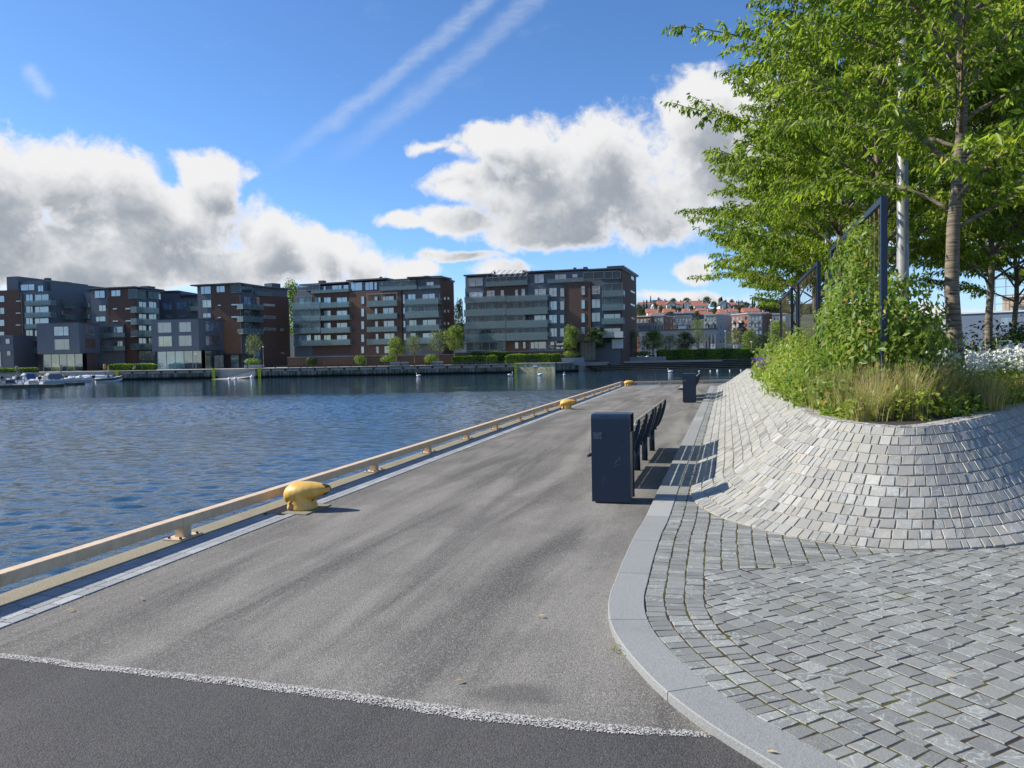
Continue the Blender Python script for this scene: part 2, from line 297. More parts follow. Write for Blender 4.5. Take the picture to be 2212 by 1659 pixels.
def _fender(n,b):
    p=n.coord(); x,y,z=n.sep(p); s=n.noise(n.v('MULTIPLY',p,(2.2,2.2,.12)),1.6,5,.75); s2=n.noise(n.v('MULTIPLY',p,(.35,.35,.6)),1.0,4,.6)
    col=n.mix(n.ss(s,.4,.62),(.075,.070,.058),(.34,.32,.27)); col=n.mix(n.m('MULTIPLY',n.ss(s2,.45,.65),.6),col,(.07,.085,.035)); col=n.mix(n.ss(n.m('ADD',z,n.m('MULTIPLY',s,.5)),-.55,-1.15),col,(.008,.009,.008)); n.set(b.inputs['Base Color'],col); n.set(b.inputs['Normal'],n.bump(s,.5,.05))
MA['fender']=mat('weathered_timber_facing',rough=.9,spec=.2,build=_fender)
MA['ladder']=simple('yellow_ladder',(.62,.66,.02),.5); MA['red']=simple('red_paint',(.55,.03,.03),.4); MA['blue']=simple('blue_canvas',(.02,.08,.19),.6); MA['canvas']=simple('grey_canvas',(.16,.17,.20),.7); MA['rubber']=simple('grey_rubber',(.10,.105,.115),.6)
MA['skin']=simple('skin',(.5,.3,.22),.6); MA['cloth_d']=simple('dark_cloth',(.02,.022,.03),.9); MA['cloth_l']=simple('pale_cloth',(.35,.3,.28),.9); MA['orange']=simple('orange_plastic',(.55,.28,.04),.5)
def _water(n,b):
    p=n.pos(); x,y,z=n.sep(p)
    r=n.v('LENGTH',n.xyz(x,y,0))
    calm=n.ss(n.m('ADD',y,n.m('MULTIPLY',n.noise(n.v('MULTIPLY',p,(.02,.05,0)),1.0,3,.6),50)),72,112,1,.10)
    gust=n.noise(n.v('MULTIPLY',p,(.035,.11,0)),1.0,4,.6)
    h1=n.noise(n.v('MULTIPLY',p,(1.0,1.9,0)),1.35,3,.6,.4); h2=n.noise(n.v('MULTIPLY',p,(1,1.6,0)),4.6,3,.6,.3); h3=n.noise(n.v('MULTIPLY',p,(1,1.5,0)),14,2,.5)
    h=n.m('ADD',n.m('MULTIPLY',h1,1.0),n.m('ADD',n.m('MULTIPLY',h2,.55),n.m('MULTIPLY',h3,.16)))
    st=n.m('MULTIPLY',calm,n.ss(gust,.3,.7,.55,1.0))
    far=n.ss(n.m('MAXIMUM',n.m('ABSOLUTE',x),y),55,75,.28,1.0)
    n.set(b.inputs['Normal'],n.bump(h,n.m('MULTIPLY',n.m('MULTIPLY',st,far),.8),.15))
    b.inputs['IOR'].default_value=1.5; n.set(b.inputs['Roughness'],n.m('ADD',.045,n.m('MULTIPLY',st,.05)))
    n.set(b.inputs['Base Color'],n.mix(gust,(.014,.040,.066),(.024,.058,.088)))
MA['water']=mat('harbour_water',(.01,.03,.05),.05,0,.5,_water)
# ---------------------------------------------------------------- mesh builder
class MB:
    def __init__(s): s.v=[]; s.f=[]; s.m=[]; s.r=[]
    def add(s,vs,fs,mi=0,r=None):
        o=len(s.v); s.v+= [tuple(v) for v in vs]; s.f+=[tuple(i+o for i in f) for f in fs]; s.m+=[mi]*len(fs)
        rr=random.random() if r is None else r; s.r+=[rr]*len(fs)
    def box(s,a,b,mi=0,ax=None,o=None,r=None):
        # box between local corners a,b in frame ax (3 vectors) at o
        c=[(x,y,z) for z in(a[2],b[2]) for y in(a[1],b[1]) for x in(a[0],b[0])]
        if ax: c=[o+ax[0]*x+ax[1]*y+ax[2]*z for x,y,z in c]
        elif o is not None: c=[(o[0]+x,o[1]+y,o[2]+z) for x,y,z in c]
        s.add(c,[(0,2,3,1),(4,5,7,6),(0,1,5,4),(1,3,7,5),(3,2,6,7),(2,0,4,6)],mi,r)
    def tube(s,pts,rad,n=6,mi=0,cap=True,r=None):
        pts=[Vector(p) for p in pts]; rad=rad if hasattr(rad,'__len__') else [rad]*len(pts); vs=[]; ref=None
        for i,p in enumerate(pts):
            t=(pts[min(i+1,len(pts)-1)]-pts[max(i-1,0)]).normalized()
            if ref is None: ref=Vector((0,0,1)) if abs(t.z)<.9 else Vector((1,0,0))
            a=t.cross(ref).normalized(); b=t.cross(a); ref=-b if False else ref
            for k in range(n):
                an=2*math.pi*k/n; vs.append(p+(a*math.cos(an)+b*math.sin(an))*rad[i])
        fs=[(i*n+k,i*n+(k+1)%n,(i+1)*n+(k+1)%n,(i+1)*n+k) for i in range(len(pts)-1) for k in range(n)]
        if cap: fs+=[tuple(range(n))[::-1],tuple((len(pts)-1)*n+k for k in range(n))]
        s.add(vs,fs,mi,r)
    def rings(s,rings,mi=0,cap=True,r=None):
        n=len(rings[0]); vs=[v for q in rings for v in q]
        fs=[(i*n+k,i*n+(k+1)%n,(i+1)*n+(k+1)%n,(i+1)*n+k) for i in range(len(rings)-1) for k in range(n)]
        if cap: fs+=[tuple(range(n))[::-1],tuple((len(rings)-1)*n+k for k in range(n))]
        s.add(vs,fs,mi,r)
    def prism(s,poly,z0,z1,mi=0,r=None):
        n=len(poly); s.add([(x,y,z0) for x,y in poly]+[(x,y,z1) for x,y in poly],[tuple(range(n))[::-1],tuple(range(n,2*n))]+[(i,(i+1)%n,n+(i+1)%n,n+i) for i in range(n)],mi,r)
    def build(s,name,mats,parent=None,smooth=False,bevel=0,world=True):
        me=bpy.data.meshes.new(name); off=parent.matrix_world.translation if (parent and world) else Vector((0,0,0))
        vs=np.array(s.v,dtype=np.float64).reshape(-1,3)-np.array(off)
        me.from_pydata(vs.tolist(),[],s.f)
        for m in (mats if isinstance(mats,(list,tuple)) else [mats]): me.materials.append(MA[m] if isinstance(m,str) else m)
        me.polygons.foreach_set('material_index',s.m)
        at_=me.attributes.new('rnd','FLOAT','FACE'); at_.data.foreach_set('value',s.r)
        if smooth: me.polygons.foreach_set('use_smooth',[True]*len(s.f))
        me.update(); ob=bpy.data.objects.new(name,me); COL.objects.link(ob)
        if parent: ob.parent=parent
        if bevel:
            b=ob.modifiers.new('bevel','BEVEL'); b.width=bevel; b.segments=2; b.limit_method='ANGLE'
        return ob
def tag(o,label=None,cat=None,group=None,kind=None):
    if label: o['label']=label
    if cat: o['category']=cat
    if group: o['group']=group
    if kind: o['kind']=kind
    return o
def empty(name,loc,label=None,cat=None,group=None,rz=0):
    o=bpy.data.objects.new(name,None); o.location=loc; o.rotation_euler=(0,0,rz); o.empty_display_size=.2; COL.objects.link(o)
    o.matrix_world=Matrix.Translation(Vector(loc))@Matrix.Rotation(rz,4,'Z'); return tag(o,label,cat,group)
def copy_tree(o,parent=None):
    c=o.copy(); COL.objects.link(c); c.parent=parent
    for ch in list(o.children): copy_tree(ch,c)
    return c
def quads_mesh(name,V,F4,matn,rnd,parent=None,label=None):
    me=bpy.data.meshes.new(name); k=F4.shape[1]
    me.vertices.add(len(V)); me.vertices.foreach_set('co',V.astype(np.float32).ravel())
    me.loops.add(F4.size); me.loops.foreach_set('vertex_index',F4.astype(np.int32).ravel())
    me.polygons.add(len(F4)); me.polygons.foreach_set('loop_start',np.arange(0,F4.size,k,dtype=np.int32)); me.polygons.foreach_set('loop_total',np.full(len(F4),k,dtype=np.int32))
    me.update(calc_edges=True)
    a=me.attributes.new('rnd','FLOAT','FACE'); a.data.foreach_set('value',rnd.astype(np.float32))
    for m in (matn if isinstance(matn,(list,tuple)) else [matn]): me.materials.append(MA[m])
    ob=bpy.data.objects.new(name,me); COL.objects.link(ob)
    if parent: ob.parent=parent
    return ob
def unit(a): return a/np.maximum(1e-9,np.linalg.norm(a,axis=1,keepdims=True))
def leaf_geo(pos,axis,nrm,L,Wd):
    # folded pointed leaves: 4 verts, 2 triangles each
    axis=unit(axis); w_=unit(np.cross(axis,nrm)); n_=np.cross(w_,axis); L=L[:,None]; Wd=Wd[:,None]
    v0=pos; v1=pos+axis*L*.42+w_*Wd*.5+n_*Wd*.16; v2=pos+axis*L-n_*L*.08; v3=pos+axis*L*.42-w_*Wd*.5+n_*Wd*.16
    V=np.stack([v0,v1,v2,v3],1).reshape(-1,3); b=np.arange(len(pos))[:,None]*4
    Fc=np.concatenate([b+[0,1,2],b+[0,2,3]],1).reshape(-1,3); return V,Fc
def leaves_obj(name,pos,axis,nrm,L,Wd,matn,parent=None,clump=None):
    V,Fc=leaf_geo(pos,axis,nrm,L,Wd); r=rng.random(len(pos)) if clump is None else np.clip(clump*.6+rng.random(len(pos))*.4,0,1)
    if parent: V=V-np.array(parent.matrix_world.translation)
    return quads_mesh(name,V,Fc,matn,np.repeat(r,2),parent)
def blob_leaves(blobs,n,L,Wf=.45,inner=.25,droop=.5,ground=None,noise=.18):
    # leaves over lumpy ellipsoid shells; blobs=(cx,cy,cz,rx,ry,rz)
    B=np.array(blobs,float); ar=B[:,3]*B[:,4]+B[:,4]*B[:,5]+B[:,3]*B[:,5]; idx=rng.choice(len(B),n,p=ar/ar.sum())
    d=unit(rng.normal(size=(n,3))); c=B[idx,:3]; r=B[idx,3:]
    f=np.where(rng.random(n)<inner,rng.uniform(.4,.9,n),rng.uniform(.86,1.08,n))
    lump=1+noise*np.sin(d[:,0]*7+idx*1.7)*np.sin(d[:,1]*6+idx)*np.sin(d[:,2]*8+2*idx)+noise*.6*np.sin(d[:,0]*17+idx)*np.sin(d[:,2]*15)
    p=c+d*r*(f*lump)[:,None]
    if ground is not None: p[:,2]=np.maximum(p[:,2],ground+rng.uniform(0,.1,n))
    nrm=unit(unit(d/r)+rng.normal(size=(n,3))*.45+[0,0,.25]); ax=unit(np.cross(nrm,rng.normal(size=(n,3)))+[0,0,-droop])
    LL=L*rng.uniform(.65,1.3,n); cl=(np.sin(p[:,0]*3.1/ max(L*8,.3))*np.sin(p[:,1]*2.7/max(L*8,.3))*np.sin(p[:,2]*3.3/max(L*8,.3))+1)/2
    return p,ax,nrm,LL,LL*Wf,cl
MA['wire']=simple('rusty_wire',(.22,.15,.10),.6,.3)

MA['farleaf2']=leafmat('sparse_tree_leaf',(.07,.10,.035),(.17,.21,.06),.3)
MA['hilltree']=leafmat('hill_tree_leaf',(.022,.045,.014),(.07,.10,.03),.15)
MA['timbersteps']=simple('dark_step_timber',(.035,.032,.028),.9,0,.4,.4)
# ================================================================ near ground
K=Vector((math.sin(math.radians(15.6)),math.cos(math.radians(15.6)),0)); MM=Vector((K.y,-K.x,0)); UZ=Vector((0,0,1))
def ab(a,b,z=0): return K*a+MM*b+UZ*z
QD=Vector((.2521,.9677,0)); QN=Vector((.9677,-.2521,0)); Q0=Vector((-3.03,6.98,0))
def Qp(t,p,z=0): return Q0+QD*t+QN*p+UZ*z
def sheet(name,poly,z,m,kind='structure',th=None):
    b=MB()
    if th: b.prism([(p[0],p[1]) for p in poly],z-th,z)
    else: b.add([(p[0],p[1],z) for p in poly],[tuple(range(len(poly)))])
    o=b.build(name,m); tag(o,kind=kind); return o
sheet('water',[(-2500,-600),(2500,-600),(2500,2500),(-2500,2500)],-1.6,'water')
def ripples():
    x0,x1,y0,y1,c=-70.,12.,2.,76.,.10; nx,ny=int((x1-x0)/c),int((y1-y0)/c)
    gx,gy=np.meshgrid(np.linspace(x0,x1,nx),np.linspace(y0,y1,ny)); z=np.zeros_like(gx); rg=np.random.default_rng(4); n=70
    for i in range(n):
        lam=.32*(1.25/.32)**rg.random(); th=rg.normal(math.radians(70),.75); k=2*np.pi/lam; a=lam*.0043; z+=a*np.sin(k*(gx*math.cos(th)+gy*math.sin(th))+rg.uniform(0,6.28))
    gust=.72+.28*np.sin(gx*.11+gy*.05+1)*np.sin(gy*.13-gx*.04); e=np.minimum.reduce([gx-x0,x1-gx,(y1-gy)*.6,gy-y0])/9; z=z*gust*np.clip(e,0,1)**.7
    V=np.stack([gx,gy,-1.575+z-.02*(1-np.clip(e,0,1))],-1).reshape(-1,3); i=np.arange(ny-1)[:,None]*nx+np.arange(nx-1)[None,:]; i=i.ravel(); Fq=np.stack([i,i+1,i+nx+1,i+nx],1)
    o=quads_mesh('water_ripples',V,Fq,'water',np.zeros(len(Fq))); o.data.polygons.foreach_set('use_smooth',[True]*len(Fq)); tag(o,kind='structure')
ripples()
TE=35.0; END=[Qp(TE,.0),Vector((45,43.6,0))]; ED=(END[1]-END[0]).normalized(); EN=Vector((-ED.y,ED.x,0))
def Ep(t,p,z=0): return END[0]+ED*t+EN*p+UZ*z     # p>0 towards the water
q_=[Qp(-60,-.14),Qp(TE+.1,-.14),Ep(0,.14),Ep(60,.14),Vector((66,-60,0))]
sheet('quay',q_,-.03,'quaywall',th=3)
sheet('asphalt',[Qp(-60,.47),Qp(TE-.5,.47),Ep(.3,-.25),Ep(60,-.25),Vector((66,-60,0))],0,'asphalt')
b=MB()
t=-40
while t<TE: 
    b.prism([Qp(t+.006,-.15)[:2],Qp(min(t+1.994,TE),-.15)[:2],Qp(min(t+1.994,TE),.115)[:2],Qp(t+.006,.115)[:2]],-.3,.012); t+=2.0
t=0
while t<44: b.prism([Ep(t+.006,.15)[:2],Ep(t+1.994,.15)[:2],Ep(t+1.994,-.25)[:2],Ep(t+.006,-.25)[:2]][::-1],-.3,.012); t+=2.0
tag(b.build('quay_coping','coping',bevel=.006),kind='structure')
def stone(mb,P,n,h,gap=.006,ins=.006,r=None,mi=0,tilt=0):
    gap*=.78; ins*=.8
    if tilt: P=[q+Vector((random.uniform(-.005,.005),random.uniform(-.005,.005),0)) for q in P]
    c=sum(P,Vector())/len(P); k=len(P)
    def shrink(p,g):
        d=c-p; L=d.length; return p+d*(g/L if L>1e-6 else 0)
    base=[shrink(p,gap*1.3)-n*.01 for p in P]; mid=[shrink(p,gap*1.3)+n*(h*.55) for p in P]; top=[shrink(p,(gap+ins)*1.35)+n*h for p in P]
    if tilt: top=[p+n*random.uniform(-tilt,tilt) for p in top]
    mb.add(base+mid+top,[(i,(i+1)%k,k+(i+1)%k,k+i) for i in range(k)]+[(k+i,k+(i+1)%k,2*k+(i+1)%k,2*k+i) for i in range(k)]+[tuple(range(2*k,3*k))],mi,r)
b=MB(); rows=[.115,.175,.27,.375,.47]
for i in range(4):
    t=-38+i*.07
    while t<TE-.4:
        L=random.uniform(.17,.23)
        if not any(abs(t+L/2-tb)<.30 for tb in (1.42,17.0,34.2)):
            stone(b,[Qp(t,rows[i],0),Qp(t,rows[i+1],0),Qp(t+L,rows[i+1],0),Qp(t+L,rows[i],0)],UZ,.008,.006,.002)
        t+=L
tag(b.build('edge_paving','edge_sett'),kind='structure')
sheet('edge_bedding',[Qp(-60,.1),Qp(-60,.475),Qp(TE-.4,.475),Qp(TE-.4,.1)],-.001,'joint')
# asphalt patch in the foreground and the rough white line
LN=[(-9,6.0),(-5,4.82),(-2.87,4.20),(-2.26,4.02),(-1.43,3.79),(-0.74,3.58),(-0.25,3.40),(0.36,3.24),(0.84,3.16)]
LW=[.045,.045,.05,.058,.068,.08,.085,.07,.035]
sheet('asphalt_apron',[(-9,6.0),(-4.4,4.6)]+[(x,y) for x,y in LN[2:]]+[(1.3,2.7),(2.6,1.3),(8,-3),(8,-20),(-14,-20)],.004,'asphalt_new')
V=[];Fc=[];EG=[];n_=0
pts=[]
for i in range(len(LN)-1):
    for s in range(12):
        u=s/12; pts.append((LN[i][0]*(1-u)+LN[i+1][0]*u,LN[i][1]*(1-u)+LN[i+1][1]*u,LW[i]*(1-u)+LW[i+1]*u))
me_v=[];me_f=[];eg=[]
for i,(x,y,wd) in enumerate(pts):
    wob=random.uniform(-.006,.006)
    for j,(o_,e) in enumerate(((-.75,-.45),(-.42,.12),(.42,.12),(.75,-.45))): me_v.append((x,y+o_*wd*1.15+wob,.008)); eg.append(e)
for i in range(len(pts)-1):
    for j in range(3): me_f.append((i*4+j,i*4+j+1,i*4+5+j,i*4+4+j)[::-1])
me=bpy.data.meshes.new('road_line'); me.from_pydata(me_v,[],me_f); me.materials.append(MA['line']); a_=me.attributes.new('edge','FLOAT','POINT'); a_.data.foreach_set('value',eg)
o=bpy.data.objects.new('road_line',me); COL.objects.link(o); tag(o,kind='structure')
# ---- smooth curves
def catmull(P,n=10):
    P=[Vector((p[0],p[1],0)) for p in P]; out=[]
    for i in range(len(P)-1):
        p0,p1,p2,p3=P[max(i-1,0)],P[i],P[i+1],P[min(i+2,len(P)-1)]
        L=(p2-p1).length; m1=(p2-p0)/max(1e-6,(p2-p1).length+(p1-p0).length)*L; m2=(p3-p1)/max(1e-6,(p3-p2).length+(p2-p1).length)*L
        if i==0:m1=p2-p1
        if i==len(P)-2:m2=p2-p1
        for s in range(n):
            u=s/n; out.append(p1*(2*u**3-3*u*u+1)+m1*(u**3-2*u*u+u)+p2*(-2*u**3+3*u*u)+m2*(u**3-u*u))
    out.append(P[-1]); return out
def resample(P,step):
    d=[0]
    for i in range(1,len(P)): d.append(d[-1]+(P[i]-P[i-1]).length)
    n=max(2,int(d[-1]/step)); out=[]; j=0
    for i in range(n+1):
        s=d[-1]*i/n
        while j<len(d)-2 and d[j+1]<s: j+=1
        u=(s-d[j])/max(1e-9,d[j+1]-d[j]); out.append(P[j].lerp(P[j+1],u))
    return out
def offset(P,d):
    out=[]
    for i,p in enumerate(P):
        t=(P[min(i+1,len(P)-1)]-P[max(i-1,0)]).normalized(); out.append(p+Vector((t.y,-t.x,0))*(-d))
    return out
KOl=[ab(38.5,-.77),ab(20,-.77),ab(9,-.77),(1.24,7.28),(1.06,6.69),(.82,5.80),(.69,5.28),(.605,4.93),(.555,4.56),(.555,4.23),(.60,3.89),(.68,3.53),(.79,3.22),(.93,2.93),(1.08,2.66),(1.4,2.2),(1.95,1.55),(2.6,.9)]
KO=resample(catmull(KOl),.05); KI=offset(KO,.225)      # walking towards the viewer: landward side is +
def rowcurve(mb,c0,c1,wmin,wmax,z,h,gap,ins,tilt=0,keep=None,n3=None):
    # stones between two matching polylines c0,c1
    d=[0]
    for i in range(1,len(c0)): d.append(d[-1]+((c0[i]+c1[i])*.5-(c0[i-1]+c1[i-1])*.5).length)
    def pt(c,s):
        s=min(max(s,0),d[-1]); lo,hi=0,len(d)-1
        while hi-lo>1:
            m=(lo+hi)//2
            if d[m]<=s: lo=m
            else: hi=m
        return c[lo].lerp(c[hi],(s-d[lo])/max(1e-9,d[hi]-d[lo]))
    s=random.uniform(0,wmax)
    while s<d[-1]-wmin:
        L=random.uniform(wmin,wmax); P=[pt(c0,s),pt(c0,s+L),pt(c1,s+L),pt(c1,s)]
        if z is not None: P=[Vector((p.x,p.y,z)) for p in P]
        n=(P[1]-P[0]).cross(P[3]-P[0]).normalized()
        if n.z<0: n=-n; P=P[::-1]
        if keep: P=keep(P)
        if P: stone(mb,P,n,h*random.uniform(.75,1.2) if tilt else h,gap*(1.35 if z is None else 1),ins,tilt=tilt)
        s+=L
b=MB(); ke=20
for i in range(0,len(KO)-ke,ke):
    o_=KO[i:i+ke+1]; i_=KI[i:i+ke+1]; P=[Vector((q.x,q.y,-.02)) for q in o_+i_[::-1]]; r=random.random()
    d0=(o_[1]-o_[0]).normalized()*.003; d1=(o_[-1]-o_[-2]).normalized()*.003; P[0]+=d0; P[-1]+=d0; P[ke]-=d1; P[ke+1]-=d1
    k=len(P); up=[q+UZ*.062 for q in P]; c2=[]
    for j,q in enumerate(P):
        m_=(o_[j]+i_[j])/2 if j<=ke else (o_[2*ke+1-j]+i_[2*ke+1-j])/2; v=Vector((m_.x-q.x,m_.y-q.y,0)); c2.append(q+UZ*.067+v.normalized()*.005)
    if sum((up[j]).x*(up[(j+1)%k]).y-(up[(j+1)%k]).x*(up[j]).y for j in range(k))<0: rev=True
    else: rev=False
    fs=[(j,(j+1)%k,k+(j+1)%k,k+j) for j in range(k)]+[(k+j,k+(j+1)%k,2*k+(j+1)%k,2*k+j) for j in range(k)]+[(2*k+j,2*k+j+1,2*k+(2*ke-j),2*k+(2*ke+1-j)) for j in range(ke)]
    if rev: fs=[f[::-1] for f in fs]
    b.add(P+up+c2,fs,0,r)
tag(b.build('kerb','kerb'),kind='structure')
FT=[ab(38.5,-.40),ab(20,-.40),ab(10,-.40),(1.97,8.55),(1.90,7.95),(1.96,7.3),(2.18,6.72),(2.46,6.30),(2.8,6.03),(3.3,5.92),(4.0,6.05),(4.6,6.42),(5.6,7.35),(8.2,9.9),(13.4,14.6)]
CT=[ab(38.5,.95),ab(20,.95),ab(10.7,.95),(3.57,9.35),(3.44,8.75),(3.40,8.2),(3.43,7.82),(3.52,7.55),(3.68,7.36),(3.92,7.36),(4.2,7.5),(4.55,7.78),(5.3,8.5),(7.6,10.9),(12.6,15.6)]
FC=catmull(FT,16); CC=catmull(CT,16); assert len(FT)==len(CT)
def gz(t): return .045+.815*(.66*t+.34*t*t-.022*math.sin(2*math.pi*t)+.012*(1 if t>.999 else 0)*0)
def surf(t): return [Vector((f.x+(c.x-f.x)*t,f.y+(c.y-f.y)*t,gz(t))) for f,c in zip(FC,CC)]
# equal arc length courses
ts=[i/200 for i in range(201)]; arc=[0]
for i in range(200): arc.append(arc[-1]+math.hypot(1.25/200,gz(ts[i+1])-gz(ts[i])))
NR=12; TT=[next(ts[i] for i in range(201) if arc[i]>=arc[-1]*j/NR-1e-9) for j in range(NR+1)]
lev=[surf(t) for t in TT]
cin=[]
for k_ in (1,2):
    cin.append([Vector((c.x,c.y,.862-.004*k_)) for c in offset(CC,.115*k_)])
lev+=cin
wall_root=empty('planter_wall',ab(12,0,0),'sloping grey stone sett wall round the raised flower bed','planter wall')
b=MB(); nn=len(FC)
vs=[p-UZ*.004 for L_ in lev for p in L_]; b.add(vs,[(j*nn+i,j*nn+i+1,(j+1)*nn+i+1,(j+1)*nn+i)[::-1] for j in range(len(lev)-1) for i in range(nn-1)])
b.build('mortar_bed','mortar',wall_root)
b=MB()
for j in range(len(lev)-1):
    h=.009 if j<NR else .010
    rowcurve(b,lev[j],lev[j+1],.058,.135,None,h,.0055,.004,tilt=.0025)
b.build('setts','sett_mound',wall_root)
# ---- clipping helpers for the flat setts
def clipc(P,curve,side,reach=.16):
    c=sum(P,Vector())/len(P); best=None;bd=1e9
    for i in range(len(curve)-1):
        a=curve[i]; d=curve[i+1]-a; L2=d.x*d.x+d.y*d.y
        u=max(0,min(1,((c.x-a.x)*d.x+(c.y-a.y)*d.y)/L2)) ; q=(a.x+d.x*u-c.x)**2+(a.y+d.y*u-c.y)**2
        if q<bd: bd=q;best=i
    a=curve[best]; d=(curve[best+1]-a).normalized(); nx,ny=-d.y*side,d.x*side
    sd_=lambda p:(p.x-a.x)*nx+(p.y-a.y)*ny
    if sd_(c)<-reach: return None
    out=[]
    for i in range(len(P)):
        p,q=P[i],P[(i+1)%len(P)]; sp,sq=sd_(p),sd_(q)
        if sp>=0: out.append(p)
        if (sp>=0)!=(sq>=0): out.append(p.lerp(q,sp/(sp-sq)))
    if len(out)<3: return None
    A=0
    for i in range(len(out)): p,q=out[i],out[(i+1)%len(out)]; A+=p.x*q.y-q.x*p.y
    return out if abs(A)/2>.0016 else None
sl_=[p for p in KO if p.y<16]; KIn=[k for k,p in zip(KI,KO) if p.y<16]
R3=offset(KO,.225+.375); R3n=resample([k for k,p in zip(R3,KO) if p.y<9.5],.12)
FCn=resample([p for p in FC if p.y<11.5 and p.x<10],.12)
WL=[Vector((*p,0)) for p in ((1.0,5.40),(1.31,5.50),(1.82,5.52),(2.25,5.66),(2.81,5.87),(3.3,5.95))]
b=MB()
FCr=resample(FC,.3)
def keepr(P):
    return clipc(P,FCr,-1)
for j in range(3): rowcurve(b,offset(KO,.225+.125*j),offset(KO,.225+.125*(j+1)),.055,.125,.036,.006,.0065,.003,tilt=.0015,keep=keepr if j else None)
def keepw(P):
    if P[0].y<5.2 or P[0].y>9.6: return None
    P=clipc(P,FCn,-1)
    if P: P=clipc(P,WL,1)
    return P
for j in range(3,16): 
    c0=offset(KO,.225+.125*j); c1=offset(KO,.225+.125*(j+1)); sel=[i for i,p in enumerate(KO) if 5.0<p.y<10]
    rowcurve(b,[c0[i] for i in sel],[c1[i] for i in sel],.055,.13,.036,.006,.007,.003,tilt=.0015,keep=keepw)
ang=math.radians(-64); rd=Vector((math.cos(ang),math.sin(ang),0)); cd=Vector((-rd.y,rd.x,0)); o_=Vector((2.5,4,0))
r_=-46
while r_<60:
    s=-5.5+random.uniform(0,.12)
    while s<5.5:
        L=random.uniform(.108,.135); wv=.004*math.sin(s*3+r_)
        P=[o_+rd*s+cd*(r_*.122+wv),o_+rd*(s+L)+cd*(r_*.122+wv),o_+rd*(s+L)+cd*((r_+1)*.122+wv),o_+rd*s+cd*((r_+1)*.122+wv)]
        P=[Vector((p.x,p.y,.036)) for p in P]; s+=L; c=P[0]
        if not(.9<c.x<8.5 and .9<c.y<9): continue
        P=clipc(P,R3n,1)
        if P: P=clipc(P,FCn,-1)
        if P and c.x<3.4: P=clipc(P,WL,-1)
        if P and sum((P[i]-P[0]).cross(P[(i+1)%len(P)]-P[0]).z for i in range(len(P)))<0: P=P[::-1]
        if P: stone(b,P,UZ,.006*random.uniform(.8,1.2),.0066,.003,tilt=.0016)
    r_+=1
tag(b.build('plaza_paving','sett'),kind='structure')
pl=[(p.x,p.y) for p in KI]+[(14,-4),(30,-4),(30,30)]
sheet('plaza_bedding',[(p.x,p.y) for p in KI[::8]]+[(3.2,0),(16,-3),(30,10),(30,36)],.0392,'joint')
sheet('planting_bed',[(p.x,p.y) for p in offset(CC,.2)[::6]]+[(60,18),(60,38)],.845,'soil')
# ================================================================ quay railing
def railing(name,label,P,posts,L0,L1,inst):
    root=empty(name,P(posts[0],0,0),label,'edge rail','low peach steel rails along the quay edge')
    b=MB(); D=(P(1,0)-P(0,0)); Nn=(P(0,1)-P(0,0)); z0,z1=.118,.208; hw=.052
    cuts=[L0]+inst+[L1]
    for i in range(len(cuts)-1):
        b.box((cuts[i]+.004,-hw,z0),(cuts[i+1]-.004,hw,z1),0,(D,Nn,UZ),P(0,0))
    b.build('rail','peach',root,bevel=.006)
    for t in posts:
        b=MB(); b.box((t-.055,-.045,.0),(t+.055,.045,z0-.001),0,(D,Nn,UZ),P(0,0)); b.box((t-.062,-.03,z0-.012),(t+.062,.03,z0-.003),0,(D,Nn,UZ),P(0,0))
        po=b.build('post','peach',root)
        b=MB(); b.box((t-.15,-.10,.013),(t+.15,.10,.026),0,(D,Nn,UZ),P(0,0))
        for sx in(-.115,.115):
            for sy in(-.06,.06):
                c=P(t+sx,sy,.024); b.tube([c,c+UZ*.018],.012,6,1)
        bp=b.build('base_plate',['peach','darkbolt'],po,world=False)
        for o in (bp,): 
            for v in o.data.vertices: v.co-=root.location
    return root
railing('quay_railing','long low peach box-section rail running along the water edge',Qp,[-6.3,-4.2,-2.12,0,2.05,4.11,6.27,8.4,10.5,12.67,14.19,15.91,17.99,20.3,22.63,25.02,27.44,29.79,32.49,34.6],-10,TE+.03,[4.9,13.4,22.,30.5])
railing('quay_railing','shorter peach rail crossing the far end of the quay',lambda t,p,z=0:Ep(t,-p,z),[.25,2.1,4.4,6.7,9,11.3,13.6],-.03,24,[1.2,9.8,18])
# ================================================================ bollards
def bollard():
    b=MB()
    def ell(cx,cz,rx,ry,n=20): return [Vector((cx+rx*math.cos(2*math.pi*k/n),ry*math.sin(2*math.pi*k/n),cz)) for k in range(n)]
    b.rings([ell(0,0,.168,.165),ell(0,.02,.168,.163),ell(0,.05,.158,.153),ell(-.01,.10,.150,.146),ell(-.015,.17,.142,.14)])
    prof=[(-.195,.02,.02),(-.185,.07,.075),(-.15,.098,.118),(-.09,.112,.148),(-.02,.116,.160),(.05,.112,.155),(.12,.098,.135),(.19,.08,.108),(.25,.062,.082),(.30,.045,.058),(.325,.02,.025)]
    rg=[]
    for x,rz,ry in prof:
        cz=.176+.035*max(0,(x+.02)/.3)-.03*max(0,(-x-.08)/.1)
        rg.append([Vector((x,ry*math.cos(2*math.pi*k/20)*(1 if True else 1),cz+rz*math.sin(2*math.pi*k/20))) for k in range(20)])
    b.rings(rg)
    o=b.build('mooring_bollard','yellow',smooth=True)
    r=o.modifiers.new('r','REMESH'); r.mode='VOXEL'; r.voxel_size=.011; r.use_smooth_shade=True
    s=o.modifiers.new('s','SMOOTH'); s.iterations=5; s.factor=.6
    return o
b0=bollard(); bl=['big yellow mooring bollard nearest the camera, with dark chipped paint','yellow mooring bollard halfway along the quay edge','small distant yellow mooring bollard at the far corner of the quay']
